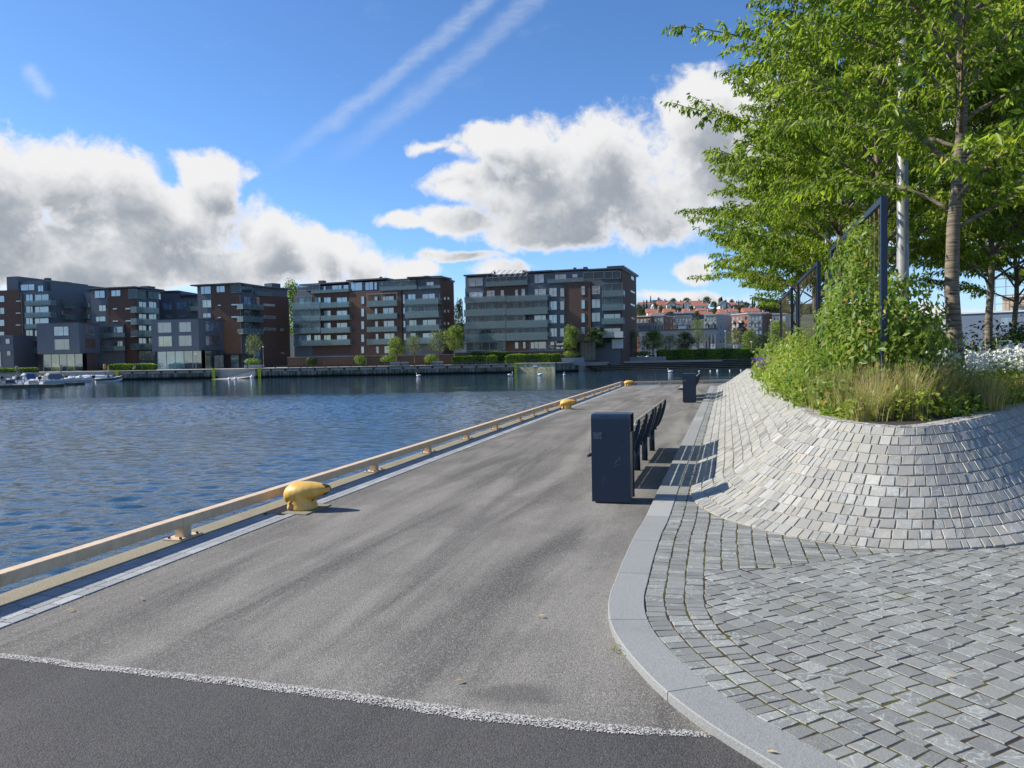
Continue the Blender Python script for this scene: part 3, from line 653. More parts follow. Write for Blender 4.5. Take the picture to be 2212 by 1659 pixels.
for i,(t,p) in enumerate(((1.42,.40),(17.0,.40),(34.2,.45))):
    o=b0 if i==0 else b0.copy()
    if i: COL.objects.link(o)
    q=Qp(t,p,.014); o.location=q; o.rotation_euler=(0,0,math.atan2(QN.y,QN.x)+(.10,.05,.0)[i]); tag(o,bl[i],'bollard','yellow mooring bollards')
    b=MB(); b.prism([Qp(t-.27,.12)[:2],Qp(t-.27,.60)[:2],Qp(t+.27,.60)[:2],Qp(t+.27,.12)[:2]],-.02,.014); tag(b.build('bollard_footing','coping',bevel=.006),kind='structure')
# ================================================================ bins
def make_bin():
    root=empty('litter_bin',(0,0,0)); A=Vector((0,1,0)); B=Vector((1,0,0))
    H_,D_,Wd=.97,.36,.42; R=.055; prof=[(0,.02),(0,H_-R)]
    for k in range(1,8): an=math.pi/2*k/8; prof.append((R-R*math.cos(an),H_-R+R*math.sin(an)))
    prof+=[(R,H_),(D_-R,H_)]
    for k in range(1,8): an=math.pi/2*k/8; prof.append((D_-R+R*math.sin(an),H_-R+R*math.cos(an)))
    prof+=[(D_,H_-R),(D_,.02)]
    T=.008; inn=[]
    for i,(y,z) in enumerate(prof):
        cy,cz=D_/2,min(z,H_-R); dy,dz=(y-min(max(y,R),D_-R)),(z-(H_-R) if z>H_-R else 0)
        L=math.hypot(dy,dz) or 1
        if z<=H_-R: inn.append((y+(T if y<D_/2 else -T),z))
        elif abs(dy)<1e-6: inn.append((y,z-T))
        else: inn.append((y-dy/L*T,z-dz/L*T))
    b=MB(); n=len(prof); vs=[(x,y,z) for x in(0,Wd) for (y,z) in prof]+[(x,y,z) for x in(0,Wd) for (y,z) in inn]
    fs=[]
    for i in range(n-1):
        fs.append((i,i+1,n+i+1,n+i)); fs.append((2*n+i,3*n+i,3*n+i+1,2*n+i+1)); fs.append((i,2*n+i,2*n+i+1,i+1)); fs.append((n+i,n+i+1,3*n+i+1,3*n+i))
    fs+=[(0,n,3*n,2*n),(n-1,2*n-1+2*n-n+0 if False else 3*n-1,4*n-1,2*n-1)]
    b.add(vs,fs); b.build('shell','navy',root)
    b=MB(); 
    for x0,x1 in((.014,.02),(Wd-.02,Wd-.014)): b.box((x0,T+.001,.03),(x1,D_-T-.001,.76))
    b.build('side_panel','sidegrey',root)
    b=MB(); b.box((.03,T+.002,.03),(Wd-.03,D_-T-.002,H_-.02)); b.build('liner','black',root)
    b=MB(); b.box((.03,.03,0),(Wd-.03,D_-.03,.029)); b.build('plinth','black',root)
    b=MB()
    for (x,z,l,a_) in ((.255,.44,.09,.9),(.27,.42,.05,.2),(.30,.47,.05,1.45),(.24,.40,.04,.6),(.33,.62,.03,.3),(.12,.25,.05,1.1)): dx,dz=l*math.cos(a_),l*math.sin(a_); b.add([(x,-.0006,z),(x+.0025,-.0006,z-.0015),(x+dx+.002,-.0006,z+dz),(x+dx,-.0006,z+dz)],[(0,1,2,3)])
    b.build('scratches','scratch',root)
    b=MB(); b.box((.02,-.0015,.70),(.115,-.0003,.775)); b.build('worn_sticker','sticker',root)
    return root
def _stk(n,b):
    p=n.coord(); f=n.noise(p,55,4,.7); n.set(b.inputs['Base Color'],n.mix(n.ss(f,.4,.65),(.012,.03,.06),(.10,.12,.14)))
MA['sticker']=mat('worn_sticker',rough=.6,build=_stk)
MA['scratch']=simple('paint_scratch',(.16,.2,.24),.6); binA=make_bin(); rz=-math.radians(15.6)
binB=copy_tree(binA)
for o,(a,bb),lb in((binA,(8.24,-1.42),'tall navy blue litter bin in the foreground before the first bench'),(binB,(26.0,-1.40),'distant navy blue litter bin beside the far bench')):
    o.location=ab(a,bb); o.rotation_euler=(0,0,rz); tag(o,lb,'litter bin','navy litter bins beside the benches')
# ================================================================ benches
def make_bench():
    root=empty('bench',(0,0,0)); L=1.92
    prof=[(-.50,.395),(-.47,.43),(-.40,.447),(-.32,.437),(-.24,.423),(-.16,.412),(-.09,.415),(-.035,.45),(.0,.515),(.03,.585),(.06,.66),(.088,.735),(.11,.80),(.125,.845)]
    pv=[Vector((x,0,z)) for x,z in prof]; rs=resample(pv,.0698)
    seat=[];back=[]
    for i in range(len(rs)-1):
        p,q=rs[i],rs[i+1]; c=(p+q)/2; t=(q-p).normalized(); n=Vector((-t.z,0,t.x)); b=MB()
        w2=(q-p).length/2-.008; ax=(t,Vector((0,1,0)),n)
        b.box((-w2,0,-.012),(w2,L,.014),0,ax,c); nm='back_slat' if c.z>.47 else 'seat_slat'
        b.build(nm,'wood',root,bevel=.004)
    for y in(.04,L/2,L-.04):
        b=MB(); k=len(pv); out=[]
        for i,p in enumerate(pv):
            t=(pv[min(i+1,k-1)]-pv[max(i-1,0)]).normalized(); n=Vector((-t.z,0,t.x)); th=.018+.05*math.sin(math.pi*min(1,max(0,i/(k-1))))**.7
            out.append((p-n*.015,p-n*(.015+th)))
        vs=[]
        for s in(-.02,.02):
            for a_,c_ in out: vs+=[a_+Vector((0,y+s,0)),c_+Vector((0,y+s,0))]
        m2=2*k; fs=[]
        for i in range(k-1):
            a0=2*i; fs+=[(a0,a0+1,a0+3,a0+2),(m2+a0,m2+a0+2,m2+a0+3,m2+a0+1),(a0,a0+2,m2+a0+2,m2+a0),(a0+1,m2+a0+1,m2+a0+3,a0+3)]
        fs+=[(0,m2,m2+1,1),(m2-2,m2-1,2*m2-1,2*m2-2)]
        b.add(vs,fs); b.build('rib','navy',root)
    for y in(.36,L-.36):
        b=MB(); b.tube([(-.06,y,0),(-.06,y,.40)],.045,14); lg=b.build('leg','navy',root,smooth=True)
        b=MB(); b.box((-.16,y-.03,.355),(.02,y+.03,.40)); b.build('bracket','navy',lg,world=False)
    b=MB(); b.box((-.075,.04,.36),(-.045,L-.04,.40)); b.build('beam','navy',root)
    return root
be=make_bench(); bs_=[be]+[copy_tree(be) for _ in range(3)]
for o,a,lb in zip(bs_,(9.18,11.42,27.1,29.4),('slatted bench just behind the near litter bin','slatted bench farther along, with the end of its back seen past the near bench','slatted bench directly behind the distant litter bin','farthest slatted bench, hidden behind the one at the distant bin')):
    o.location=ab(a,-1.15); o.rotation_euler=(0,0,rz); tag(o,lb,'bench','slatted benches facing the water')
# ================================================================ trellises
frames=[(9.86,14.3),(16.4,20.8),(22.9,27.3)]
for i,(a0,a1) in enumerate(frames):
    root=empty('trellis_frame',ab(a0,1.78,.85),['tall dark blue trellis frame nearest the camera with a leafy climber','middle dark blue trellis frame with bare hanging wires','farthest dark blue trellis frame beside the life ring'][i],'trellis','blue steel trellis frames in the flower bed')
    T=3.40; ax=(K,MM,UZ)
    for a in(a0,a1):
        b=MB(); b.box((-.035,-.035,.80),(.035,.035,T),0,ax,ab(a,1.78)); b.build('post','navy',root,bevel=.004)
    b=MB(); b.box((.036,-.03,T-.075),(a1-a0-.036,.03,T-.002),0,ax,ab(a0,1.78)); b.build('top_bar','navy',root)
    nw=15
    for k_ in range(1,nw):
        a=a0+(a1-a0)*k_/nw; b=MB(); b.tube([ab(a,1.78,T-.075),ab(a,1.78,T-.16)],.009,5,r=.5); b.tube([ab(a,1.78,T-.16),ab(a+random.uniform(-.01,.01),1.78,1.0)],.0026,4,r=.5); b.build('wire','wire',root)
# ================================================================ lamp posts, life ring
def lamp(x,y,z0,label,H=10.2,r0=.105):
    root=empty('lamp_post',(x,y,z0),label,'lamp post','tall galvanised lamp posts in the bed'); b=MB()
    b.tube([(x,y,z0-.1),(x,y,z0+1.6)],r0+.012,20); b.tube([(x,y,z0+1.6),(x,y,z0+1.66),(x,y,z0+H)],[r0+.012,r0,r0*.62],20); b.build('pole','steel',root,smooth=True)
    b=MB(); c=Vector((x,y,z0+H)); b.tube([c,c-MM*.5+UZ*.1,c-MM*1.2+UZ*.15],.035,8); b.build('arm','steel',root)
    b=MB(); c=c-MM*1.5+UZ*.13; b.rings([[c+MM*.32*math.cos(q)*s+K*.14*math.sin(q)*s+UZ*zz for q in [2*math.pi*i/14 for i in range(14)]] for s,zz in((.6,.07),(1,.03),(.95,-.04))]); b.build('lamp_head','steel',root)
lamp(7.02,13.8,.84,'thick galvanised lamp post rising behind the nearest trellis post')
p_=at(1788,670,24.6); lamp(p_.x,24.6,.84,'galvanised lamp post farther back, seen between two trellis frames',r0=.09)
c=at(1713,676,22.4); root=empty('life_ring_stand',(c.x,c.y,.84),'red and white life ring on its stand beyond the trellises','life ring')
b=MB(); b.box((c.x+.06,c.y-.04,.84),(c.x+.14,c.y+.04,c.z+.45)); b.build('stand_post','steel',root)
for i in range(8):
    b=MB(); pts=[]
    for k_ in range(5):
        an=2*math.pi*(i+k_/4)/8; pts.append(Vector((c.x,c.y,c.z))+Vector((.35,.94,0)).normalized()*.27*math.cos(an)*1+UZ*.31*math.sin(an))
    b.tube(pts,.05,8,cap=False); b.build('ring_segment','red' if i%2 else 'white',root,smooth=True)
# ================================================================ near trees
def gen_tree(seed,H,R,tr,first,nl,subs,leafL,lpc,fork=False):
    rg=random.Random(seed); b=MB(); LP=[];LA=[];LC=[]
    trunk=[Vector((.05*math.sin(i*.9+seed),.05*math.cos(i*1.3+seed),H*i/10)) for i in range(11)]; trad=[tr*(1.25 if i==0 else 1)*(1-.86*(i/10)**1.1) for i in range(11)]
    b.tube([trunk[0]-UZ*.1]+trunk,[tr*1.35]+trad,12,cap=True)
    def tp(h):
        i=min(9,int(h/H*10)); u=h/H*10-i; return trunk[i].lerp(trunk[i+1],u),trad[i]*(1-u)+trad[i+1]*u
    for i in range(nl):
        u=i/(nl-1); h=first+(H*.95-first)*u**.92; az=i*2.399+rg.uniform(-.3,.3); 
        Ln=R*(.82+.18*min(1,u/.3) if u<.45 else 1-((u-.45)/.55)**1.5*.6)*rg.uniform(.78,1.12); p,r0=tp(h); r0=min(r0*.5,.030)
        d=Vector((math.cos(az),math.sin(az),0)); pitch=math.radians(rg.uniform(25,50)+25*u); end=math.radians(rg.uniform(-12,12)+32*u)
        n=9; pts=[p.copy()]; q=p.copy(); side=Vector((-d.y,d.x,0)); wv=rg.uniform(-.35,.35)
        for k in range(n):
            a=pitch+(end-pitch)*(k/(n-1))**.7; dd=(d+side*wv*math.sin(k*.8)).normalized(); q=q+(dd*math.cos(a)+UZ*math.sin(a))*(Ln/n); pts.append(q.copy())
        b.tube(pts,[r0*(1-.85*k/n)+.003 for k in range(n+1)],6)
        for s in range(subs):
            t=.22+.78*s/(subs-1)+rg.uniform(-.03,.03); t=min(t,.995); k=int(t*n); v=t*n-k; p1=pts[k].lerp(pts[min(k+1,n)],v); dr=(pts[min(k+1,n)]-pts[k]).normalized() if k<n else (pts[n]-pts[n-1]).normalized()
            sg=1 if s%2 else -1; an=rg.uniform(.5,1.15)*sg if s<subs-1 else 0
            sd2=(dr*math.cos(an)+side*math.sin(an)*1.0+UZ*rg.uniform(-.15,.35)).normalized(); sl2=(.28+.34*Ln*(1.05-t))*rg.uniform(.7,1.2)
            m=5; sp=[p1.copy()]; q=p1.copy(); wob=rg.uniform(-.3,.3)
            for e in range(m):
                sd2=(sd2+UZ*(-.07)+side*wob*.12).normalized(); q=q+sd2*(sl2/m); sp.append(q.copy())
            b.tube(sp,[.009*(1-.75*e/m)+.0015 for e in range(m+1)],4,cap=False)
            nc=max(3,int(sl2/.085))
            cl=rg.random()
            for c in range(nc):
                tt=(c+.6)/nc; k2=min(m-1,int(tt*m)); pp=sp[k2].lerp(sp[k2+1],tt*m-k2)
                for l in range(lpc):
                    off=Vector((rg.gauss(0,1),rg.gauss(0,1),rg.gauss(0,1)))*.045
                    ax=(sd2*.45+Vector((rg.gauss(0,.55),rg.gauss(0,.55),rg.gauss(0,.28)-.75)))
                    LP.append(pp+off); LA.append(ax); LC.append(cl)
    LP=np.array([tuple(v) for v in LP]); LA=unit(np.array([tuple(v) for v in LA])); n=len(LP)
    nr=unit(np.cross(LA,rng.normal(size=(n,3))))
    L=leafL*rng.uniform(.6,1.25,n); return b,LP,LA,nr,L,np.array(LC)
def tree_obj(name,gen,loc,label,cat,group,mat_='leaf',rz=0,sc=1,wf=.33):
    b,LP,LA,nr,L,cl=gen; root=empty(name,(0,0,0),label,cat,group)
    b.build('trunk','bark',root,smooth=True); leaves_obj('crown',LP,LA,nr,L,L*wf,mat_,root,cl)
    root.location=loc; root.rotation_euler=(0,0,rz); root.scale=(sc,sc,sc); return root
def tree_copy(src,loc,label,rz,sc):
    c=copy_tree(src); c.location=loc; c.rotation_euler=(0,0,rz); c.scale=(sc,sc,sc); c['label']=label; return c
NG='cherry trees planted in the raised bed'
gA=gen_tree(3,8.0,3.5,.105,2.35,34,15,.155,5)
tA=tree_obj('cherry_tree',gA,(6.02,10.4,.84),'nearest cherry tree, its whole trunk visible beside the white flowers','tree',NG)
gB=gen_tree(11,8.0,4.5,.10,2.15,44,18,.15,6)
tB=tree_obj('cherry_tree',gB,(7.55,15.75,.84),'second cherry tree, behind the lamp post and over the first trellis','tree',NG,rz=.4)
q=ab(22.8,3.06); tree_copy(tB,(q.x,q.y,.84),'third cherry tree back, above the middle trellis frame',2.6,1.06)
q=ab(28.6,3.0); tree_copy(tB,(q.x,q.y,.84),'fourth cherry tree back, above the farthest trellis frame',4.4,1.05)
q=ab(34.6,2.9); tree_copy(tB,(q.x,q.y,.84),'farthest cherry tree of the row, lowest foliage over the distant houses',5.6,1.0)
tree_copy(tB,(10.7,17.2,.84),'cherry tree in the back row with dark forking trunk at the right',1.3,.92)
tree_copy(tA,(13.9,20.5,.84),'cherry tree at the right margin behind the forking trunk',3.0,1.15)
q=ab(30,9.5); tree_copy(tB,(q.x,q.y,.84),'cherry tree deep in the back row, mostly hidden by nearer crowns',.2,1.0)
# ================================================================ climbers, cover, shrubs
def climber(label,blobs,n,L,seedm='vine',name='climbing_vine',cat='climber',group='climbers on the trellis frames',inner=.28,stemn=10):
    B=[]
    for a,b_,z,ra,rb,rz_ in blobs:
        c=ab(a,b_,z); B.append((c.x,c.y,c.z,(ra+rb)/2 if abs(ra-rb)<.2 else rb*1.05+.15*ra,ra,rz_))
    p,ax,nr,LL,Wd,cl=blob_leaves(B,n,L,.5,inner,.55,ground=.86)
    c0=ab(blobs[0][0],blobs[0][1],.85); root=empty(name,(c0.x,c0.y,.85),label,cat,group)
    leaves_obj('leaves',p,ax,nr,LL,Wd,seedm,root,cl)
    mb=MB()
    for i in range(stemn):
        bl=B[i%len(B)]; q=Vector((bl[0]+random.uniform(-.3,.3)*bl[3],bl[1]+random.uniform(-.5,.5)*bl[4],.86)); pts=[q]
        for k in range(5): pts.append(pts[-1]+Vector((random.uniform(-.08,.08),random.uniform(-.12,.12),(bl[2]+bl[5]*.8-.86)/5)))
        mb.tube(pts,[.012,.01,.008,.007,.006,.004],5)
    mb.build('stems','bark',root); return root
climber('dense green climber swallowing the base of the nearest trellis post',[(10.2,1.85,1.35,.6,.48,.70),(10.05,2.05,1.85,.4,.34,.66),(10.0,1.45,1.05,.45,.36,.32),(10.7,1.7,1.8,.7,.34,.85),(11.0,1.38,1.1,.8,.38,.42),(11.5,1.75,2.45,.7,.24,.85),(12.1,1.72,1.6,.75,.34,.85),(12.7,1.45,1.1,.9,.45,.45),(13.3,1.7,1.15,.9,.45,.45),(10.8,2.3,1.35,.6,.4,.75),(11.1,1.78,3.0,.35,.14,.40)],17000,.088,'vine',stemn=16)
climber('yellowish green climber sprawling low under the middle trellis frame',[(14.8,1.45,1.05,1.1,.55,.45),(16.2,1.5,1.1,1.1,.55,.5),(17.4,1.6,1.2,1.0,.5,.55),(18.8,1.7,1.35,.9,.42,.65),(19.9,1.75,1.5,.6,.35,.7),(20.6,1.5,1.15,1.0,.55,.5),(17,2.3,1.15,1.2,.6,.5)],10000,.095,'cover')
climber('climber at the foot of the farthest trellis frame',[(22.5,1.5,1.1,1.2,.5,.5),(24.3,1.7,1.25,1.2,.5,.6),(26.3,1.7,1.3,1.2,.5,.7)],5000,.12,'vine')
# low ground cover along the crest
def inbed(n,amax,lo,hi,zlo,zhi,amin=0):
    idx=rng.integers(0,len(CC)-1,n); u=rng.random(n); C=np.array([(p.x,p.y) for p in CC]); T=C[idx+1]-C[idx]; seg=np.linalg.norm(T,axis=1); T=T/np.maximum(seg,1e-6)[:,None]
    Nn=np.stack([-T[:,1],T[:,0]],1); P=C[idx]+T*(seg*u)[:,None]; side=rng.uniform(lo,hi,n)
    P=P+Nn*side[:,None]; return P,side,idx
seglen=np.array([(CC[i+1]-CC[i]).length for i in range(len(CC)-1)]); CP=np.array([(p.x,p.y) for p in CC])
def bedpts(n,amin,amax,lo,hi):
    # points in a strip inside the crest, from arc index fractions, restricted to world y range
    w_=seglen.copy(); ok=np.array([(amin<=CC[i].y<=amax) and i<=13*16-1 for i in range(len(CC)-1)])
    w_=w_*ok; w_/=w_.sum(); idx=rng.choice(len(w_),n,p=w_); u=rng.random(n)[:,None]; P=CP[idx]*(1-u)+CP[idx+1]*u; T=unit(np.c_[CP[idx+1]-CP[idx],np.zeros(n)])[:,:2]
    s=rng.uniform(lo,hi,n)[:,None]; return P+np.stack([-T[:,1],T[:,0]],1)*s,s[:,0]
def cover(name,n,amin,amax,lo,hi,h,L,matn,label=None):
    P,s=bedpts(n,amin,amax,lo,hi); lump=.5+.5*np.sin(P[:,0]*3.7+P[:,1]*2.1)*np.sin(P[:,1]*3.1-P[:,0])
    z=.85+rng.random(n)*h*(.35+.65*lump)*np.clip((s-lo)/.25+.35,0,1)
    pos=np.c_[P,z]; nr=unit(rng.normal(size=(n,3))*.55+[-.1,-.2,1]); ax=unit(np.cross(nr,rng.normal(size=(n,3)))); LL=L*rng.uniform(.6,1.3,n)
    o=leaves_obj(name,pos,ax,nr,LL,LL*.55,matn,None,lump); tag(o,kind='stuff'); return o
cover('ground_cover',22000,8.2,36,.14,1.2,.42,.075,'cover')
# ornamental grasses
def grass_clump(label,c,n=360,h=.5,spread=.22,straw=.3,first=None):
    straw=min(.7,straw+.12)
    root=empty('grass_clump',c,label,'grass','ornamental grass clumps on the wall crest')
    for part,frac,matn in(('blades',1-straw,'grass'),('dry_blades',straw,'straw')):
        m=int(n*frac); V=[];Fq=[]; R_=[]
        az=rng.uniform(0,2*np.pi,m); ln=rng.normal(.35,.25,m).clip(0,1.1); hh=h*rng.uniform(.55,1.2,m)*(1.0 if part=='blades' else 1.02); rr=np.abs(rng.normal(0,spread*.4,m))
        for i in range(m):
            d=np.array([math.cos(az[i]),math.sin(az[i]),0]); sd=np.array([-d[1],d[0],0])*(.0042 if part=='blades' else .0028); p0=np.array(c)*0+d*rr[i]; base=len(V)
            for k in range(5):
                u=k/4; q=p0+d*(ln[i]*hh[i]*(u**1.8)*.95)+np.array([0,0,hh[i]*(u-.28*ln[i]*u**3)]); w_=1-.85*u**1.5; V.append(q-sd*w_); V.append(q+sd*w_)
            for k in range(4): a0=base+2*k; Fq.append((a0,a0+1,a0+3,a0+2)); R_.append(rng.random())
        o=quads_mesh(part,np.array(V),np.array(Fq),matn,np.array(R_),root)
    return root
gl=['leftmost straw-tipped grass clump spilling from the vine','second grass clump from the left on the wall crest','tall straw-coloured grass clump at the middle of the crest','green grass clump in front of the nearest cherry trunk','bushy grass clump right of the cherry trunk','thin low grass clump near the right margin','grass clump tucked behind the two middle clumps','grass clump just left of the cherry trunk base','small grass clump nearest the front corner of the bed']
gl+=['broad grass clump right of the white flowers edge','grass clump at the right margin of the bed edge','low grass clump between the two right clumps']
gp=[(1795,888,.45,.35),(1848,898,.5,.5),(1905,903,.52,.45),(1975,903,.55,.3),(2045,893,.55,.4),(2120,878,.42,.3),(1930,880,.5,.3),(2010,880,.55,.35),(1880,908,.35,.3),(2075,865,.5,.45),(2200,868,.4,.3),(2150,890,.4,.35)]
for lb,(x,y,h,sf) in zip(gl,gp): 
    q=un(x,y,.85); grass_clump(lb,(q.x,q.y+.12,.845),520,h*1.12,.30,sf)
# upright seed stalks
for i,(x,y0,h) in enumerate(((1975,895,.95),(2068,870,1.0),(2128,868,.9),(1930,890,.75),(2095,880,.8),(2155,865,.85))):
    q=un(x,y0,.85); b=MB(); t=Vector((q.x+random.uniform(-.05,.05),q.y,.85+h)); b.tube([(q.x,q.y,.84),((q.x+t.x)/2+.01,q.y,.85+h/2),t],[.003,.0025,.002],4); b.tube([t,t+UZ*.03,t+UZ*.05],[.006,.008,.003],5)
    root=b.build('seed_stalk','straw'); tag(root,'dry seed head stalk '+['left of the cherry trunk among the grasses','tallest, directly in front of the cherry trunk','just right of the cherry trunk','over the third grass clump','right of the cherry trunk over the white flowers','rightmost over the white flowers'][i],'grass stalk','dry seed stalks over the flowers')
# white flowers
def flowers():
    n=12000; X=rng.uniform(5.2,11.5,n); Y=rng.uniform(9.3,13.2,n); keep=(Y>8.4+(X-5.9)*.75)&(Y<11.8+(X-5)*.35)
    X,Y=X[keep],Y[keep]; n=len(X); top=.60+.09*np.sin(X*3.1)*np.sin(Y*2.7)+.05*np.sin(X*9+Y*7)
    z=.85+top*rng.uniform(.1,1,n)**.6
    nr=unit(rng.normal(size=(n,3))*.6+[0,-.3,1]); ax=unit(np.cross(nr,rng.normal(size=(n,3)))); LL=.07*rng.uniform(.6,1.3,n)
    o=leaves_obj('flower_foliage',np.c_[X,Y,z-.02],ax,nr,LL,LL*.5,'cover'); tag(o,kind='stuff')
    m=6500; j=rng.choice(n,m); cx=X[j]+rng.normal(0,.03,m); cy=Y[j]+rng.normal(0,.03,m); lump=(np.sin(cx*4.3+1)*np.sin(cy*3.9)>-.75); cx,cy,zz=cx[lump],cy[lump],(.85+top[j]*rng.uniform(.8,1.18,m))[lump]; m=len(cx)
    P=np.repeat(np.c_[cx,cy,zz],5,0)+rng.normal(0,.004,(m*5,3)); a=np.tile(np.arange(5)*2*np.pi/5,m)+np.repeat(rng.random(m)*6,5)
    tilt=unit(rng.normal(size=(m,3))*.45+[-.8,-.35,.8]); T=np.repeat(tilt,5,0); e1=unit(np.cross(T,[[.3,.1,.2]])); e2=np.cross(T,e1); AX=e1*np.cos(a)[:,None]+e2*np.sin(a)[:,None]+T*.2
    LL=.025*rng.uniform(.8,1.25,m*5); o=leaves_obj('white_flowers',P,AX,T,LL,LL*.85,'white_petal'); tag(o,kind='stuff')
flowers()
# lavender
q=ab(21.3,1.12); root=empty('lavender_plant',(q.x,q.y,.86),'purple flowering lavender clump on the far end of the stone wall','lavender')
for nm,n,matn,L,zr in(('stems',900,'grass',.05,(0,.35)),('flower_spikes',2200,'lav',.035,(.18,.60))):
    a=rng.uniform(0,2*np.pi,n); u=rng.random(n); z=rng.uniform(*zr,n); rad=(.16+z*.55)*np.sqrt(u); pos=np.c_[q.x+rad*np.cos(a),q.y+rad*np.sin(a),.86+z]; ax=unit(np.c_[np.cos(a)*.5,np.sin(a)*.5,np.ones(n)]+rng.normal(size=(n,3))*.2)
    leaves_obj(nm,pos,ax,unit(rng.normal(size=(n,3))),np.full(n,L*1.6),np.full(n,L*.45),matn,root)
# dark shrubs behind the flowers
SH=[(7.6,14.2,1.1,1.2,1.0,.85,4200,'dark rounded shrub directly behind the nearest cherry trunk'),(6.7,13.3,1.2,1.0,.9,.8,3500,'dark leafy shrub between the trellis climber and the cherry trunk'),(9.8,14.4,1.1,1.3,1.1,.8,4200,'dark shrub below the grey hall at the right'),(11.9,15.6,1.2,1.4,1.1,.95,3800,'lighter topped shrub at the right margin behind the white flowers'),(13.5,19.5,1.3,1.9,1.3,1.15,3500,'broad dark shrub farther back at the right margin'),(8.8,18.5,1.3,2.0,1.2,1.05,3500,'dark shrub around the forking back row trunk'),(9.2,19.5,1.3,1.6,1.6,1.1,3000,'shaded shrub in the middle of the bed behind the lamp post')]
for x,y,z,rx,ry,rz_,n,lb in SH:
    root=empty('shrub',(x,y,.84),lb,'shrub','dark shrubs behind the flowers')
    bl=[(x,y,z,rx,ry,rz_)]+[(x+random.uniform(-.6,.6)*rx,y+random.uniform(-.5,.5)*ry,z+random.uniform(0,.4)*rz_,rx*.55,ry*.55,rz_*.6) for _ in range(4)]
    p,ax,nr,LL,Wd,cl=blob_leaves(bl,n,.11,.5,.3,.4,ground=.86); leaves_obj('foliage',p,ax,nr,LL,Wd,'darkleaf',root,cl)
    mb=MB(); 
    for k in range(6): a=k*1.05; mb.tube([(x,y,.84),(x+rx*.3*math.cos(a),y+ry*.3*math.sin(a),z),(x+rx*.6*math.cos(a),y+ry*.6*math.sin(a),z+rz_*.6)],[.025,.018,.008],5)
    mb.build('branches','bark',root)
# a few fallen leaves
for i,(x,y) in enumerate(((1162,1328),(2062,1478),(160,1313),(1655,1640),(1430,1090),(1000,1465),(300,1290))):
    q=un(x,y,.02); V,Fc=leaf_geo(np.array([[q.x,q.y,.016 if x<1350 else .052]]),np.array([[math.cos(i*2),math.sin(i*2),.1]]),np.array([[.1,.1,1]]),np.array([.05]),np.array([.022]))
    o=quads_mesh('fallen_leaf',V,Fc,'straw',np.full(2,random.random())); tag(o,''+['small dry leaf lying on the asphalt in front of the kerb','tiny reddish dry leaf on the diagonal setts at the right','dry leaf on the edge paving at the left','dry leaf lying against the kerb at the bottom of the picture','leaf scrap on the asphalt between the litter bin and the kerb','leaf scrap in the middle of the asphalt','leaf scrap on the asphalt above the white line at the left'][i],'leaf','fallen leaves on the ground')

# weeds along the kerb
for i,(x,y,n_) in enumerate(((1352,1408,26),(1322,1300,12),(1400,1462,14),(1440,1040,22),(1455,1000,26),(1470,955,20),(1232,1105,0),(1608,1548,12))):
    if not n_: continue
    q=un(x,y,0); az=rng.uniform(0,6.28,n_); pos=np.c_[q.x+rng.normal(0,.03,n_),q.y+rng.normal(0,.04,n_),np.full(n_,.0)]; ax=np.c_[np.cos(az)*.8,np.sin(az)*.8,np.full(n_,.8)]
    o=leaves_obj('weed_tuft',pos,ax,np.tile([0.1,.2,1.],(n_,1)),rng.uniform(.03,.065,n_),np.full(n_,.009),'grass'); tag(o,'small green weed tuft in the kerb joint '+['beside the curve of the kerb','at the outermost bend of the kerb','below the bend of the kerb','under the near bench','between the near bench and the stone bank','at the far end of the near bench','','at the bottom end of the white line'][i],'weed','weeds along the kerb')
# ================================================================ far shore
C1=lambda x,y:(x/3.491,553+y/3.491); C2=lambda x,y:(604.8+x/5.486,553+y/5.486); C3=lambda x,y:(979.3+x/5.333,553+y/5.333); C4=lambda x,y:(1348+x/6.194,604.8+y/6.194); CB=lambda x,y:(x/8.348,771.9+y/8.348)
GZ=.32
QF=[(-400,228),(-150,174),(-110,162),(-83,158.5),(-56,157.5),(-47,157),(-9,157),(1,157.5),(8,156.5),(14,166),(23,167),(60,168),(400,190)]
QW=[Vector((x,y,0)) for x,y in [(-400,226),(-150,172),(-84,158),(-66,157.6)]]
b=MB(); land=[(-1500,500),(-400,226),(-150,172),(-84,158),(-9,157),(.8,157),(9,156),(15,167),(26,168.5),(60,170),(420,176),(1500,500),(1500,2300),(-1500,2300)]
b.prism(land,-6,GZ-.02); o=b.build('far_quay_ground','promenade'); tag(o,kind='structure')
sheet('far_land',[(-1500,520),(-400,262),(-150,214),(-60,206),(40,200),(90,196),(420,205),(1500,520),(1500,2300),(-1500,2300)],GZ,'land')
# hillside terrain
X=np.linspace(-420,760,60); Yh=[262,300,350,390,430,480,520,560,620,760,1000]; Zh=[.2,3,10,15.5,20.5,27,32,35.5,37,38,36]
vs=[];fs=[]
for j,y in enumerate(Yh):
    for i,x in enumerate(X):
        k=min(1,max(.12,(x+110)/190)) if x<80 else 1; k*=1-min(.93,max(0,(x-235)/110)); vs.append((float(x),y,Zh[j]*k*(1+.04*math.sin(x*.03+j))+.2))
n_=len(X)
b=MB(); b.add(vs,[(j*n_+i,j*n_+i+1,(j+1)*n_+i+1,(j+1)*n_+i) for j in range(len(Yh)-1) for i in range(n_-1)]); o=b.build('hillside','hill',smooth=True); tag(o,kind='structure')
def hz(x,y):
    k=min(1,max(.12,(x+110)/190)) if x<80 else 1
    for j in range(len(Yh)-1):
        if y<=Yh[j+1]: u=(y-Yh[j])/(Yh[j+1]-Yh[j]); return (Zh[j]*(1-u)+Zh[j+1]*u)*k
    return 37*k
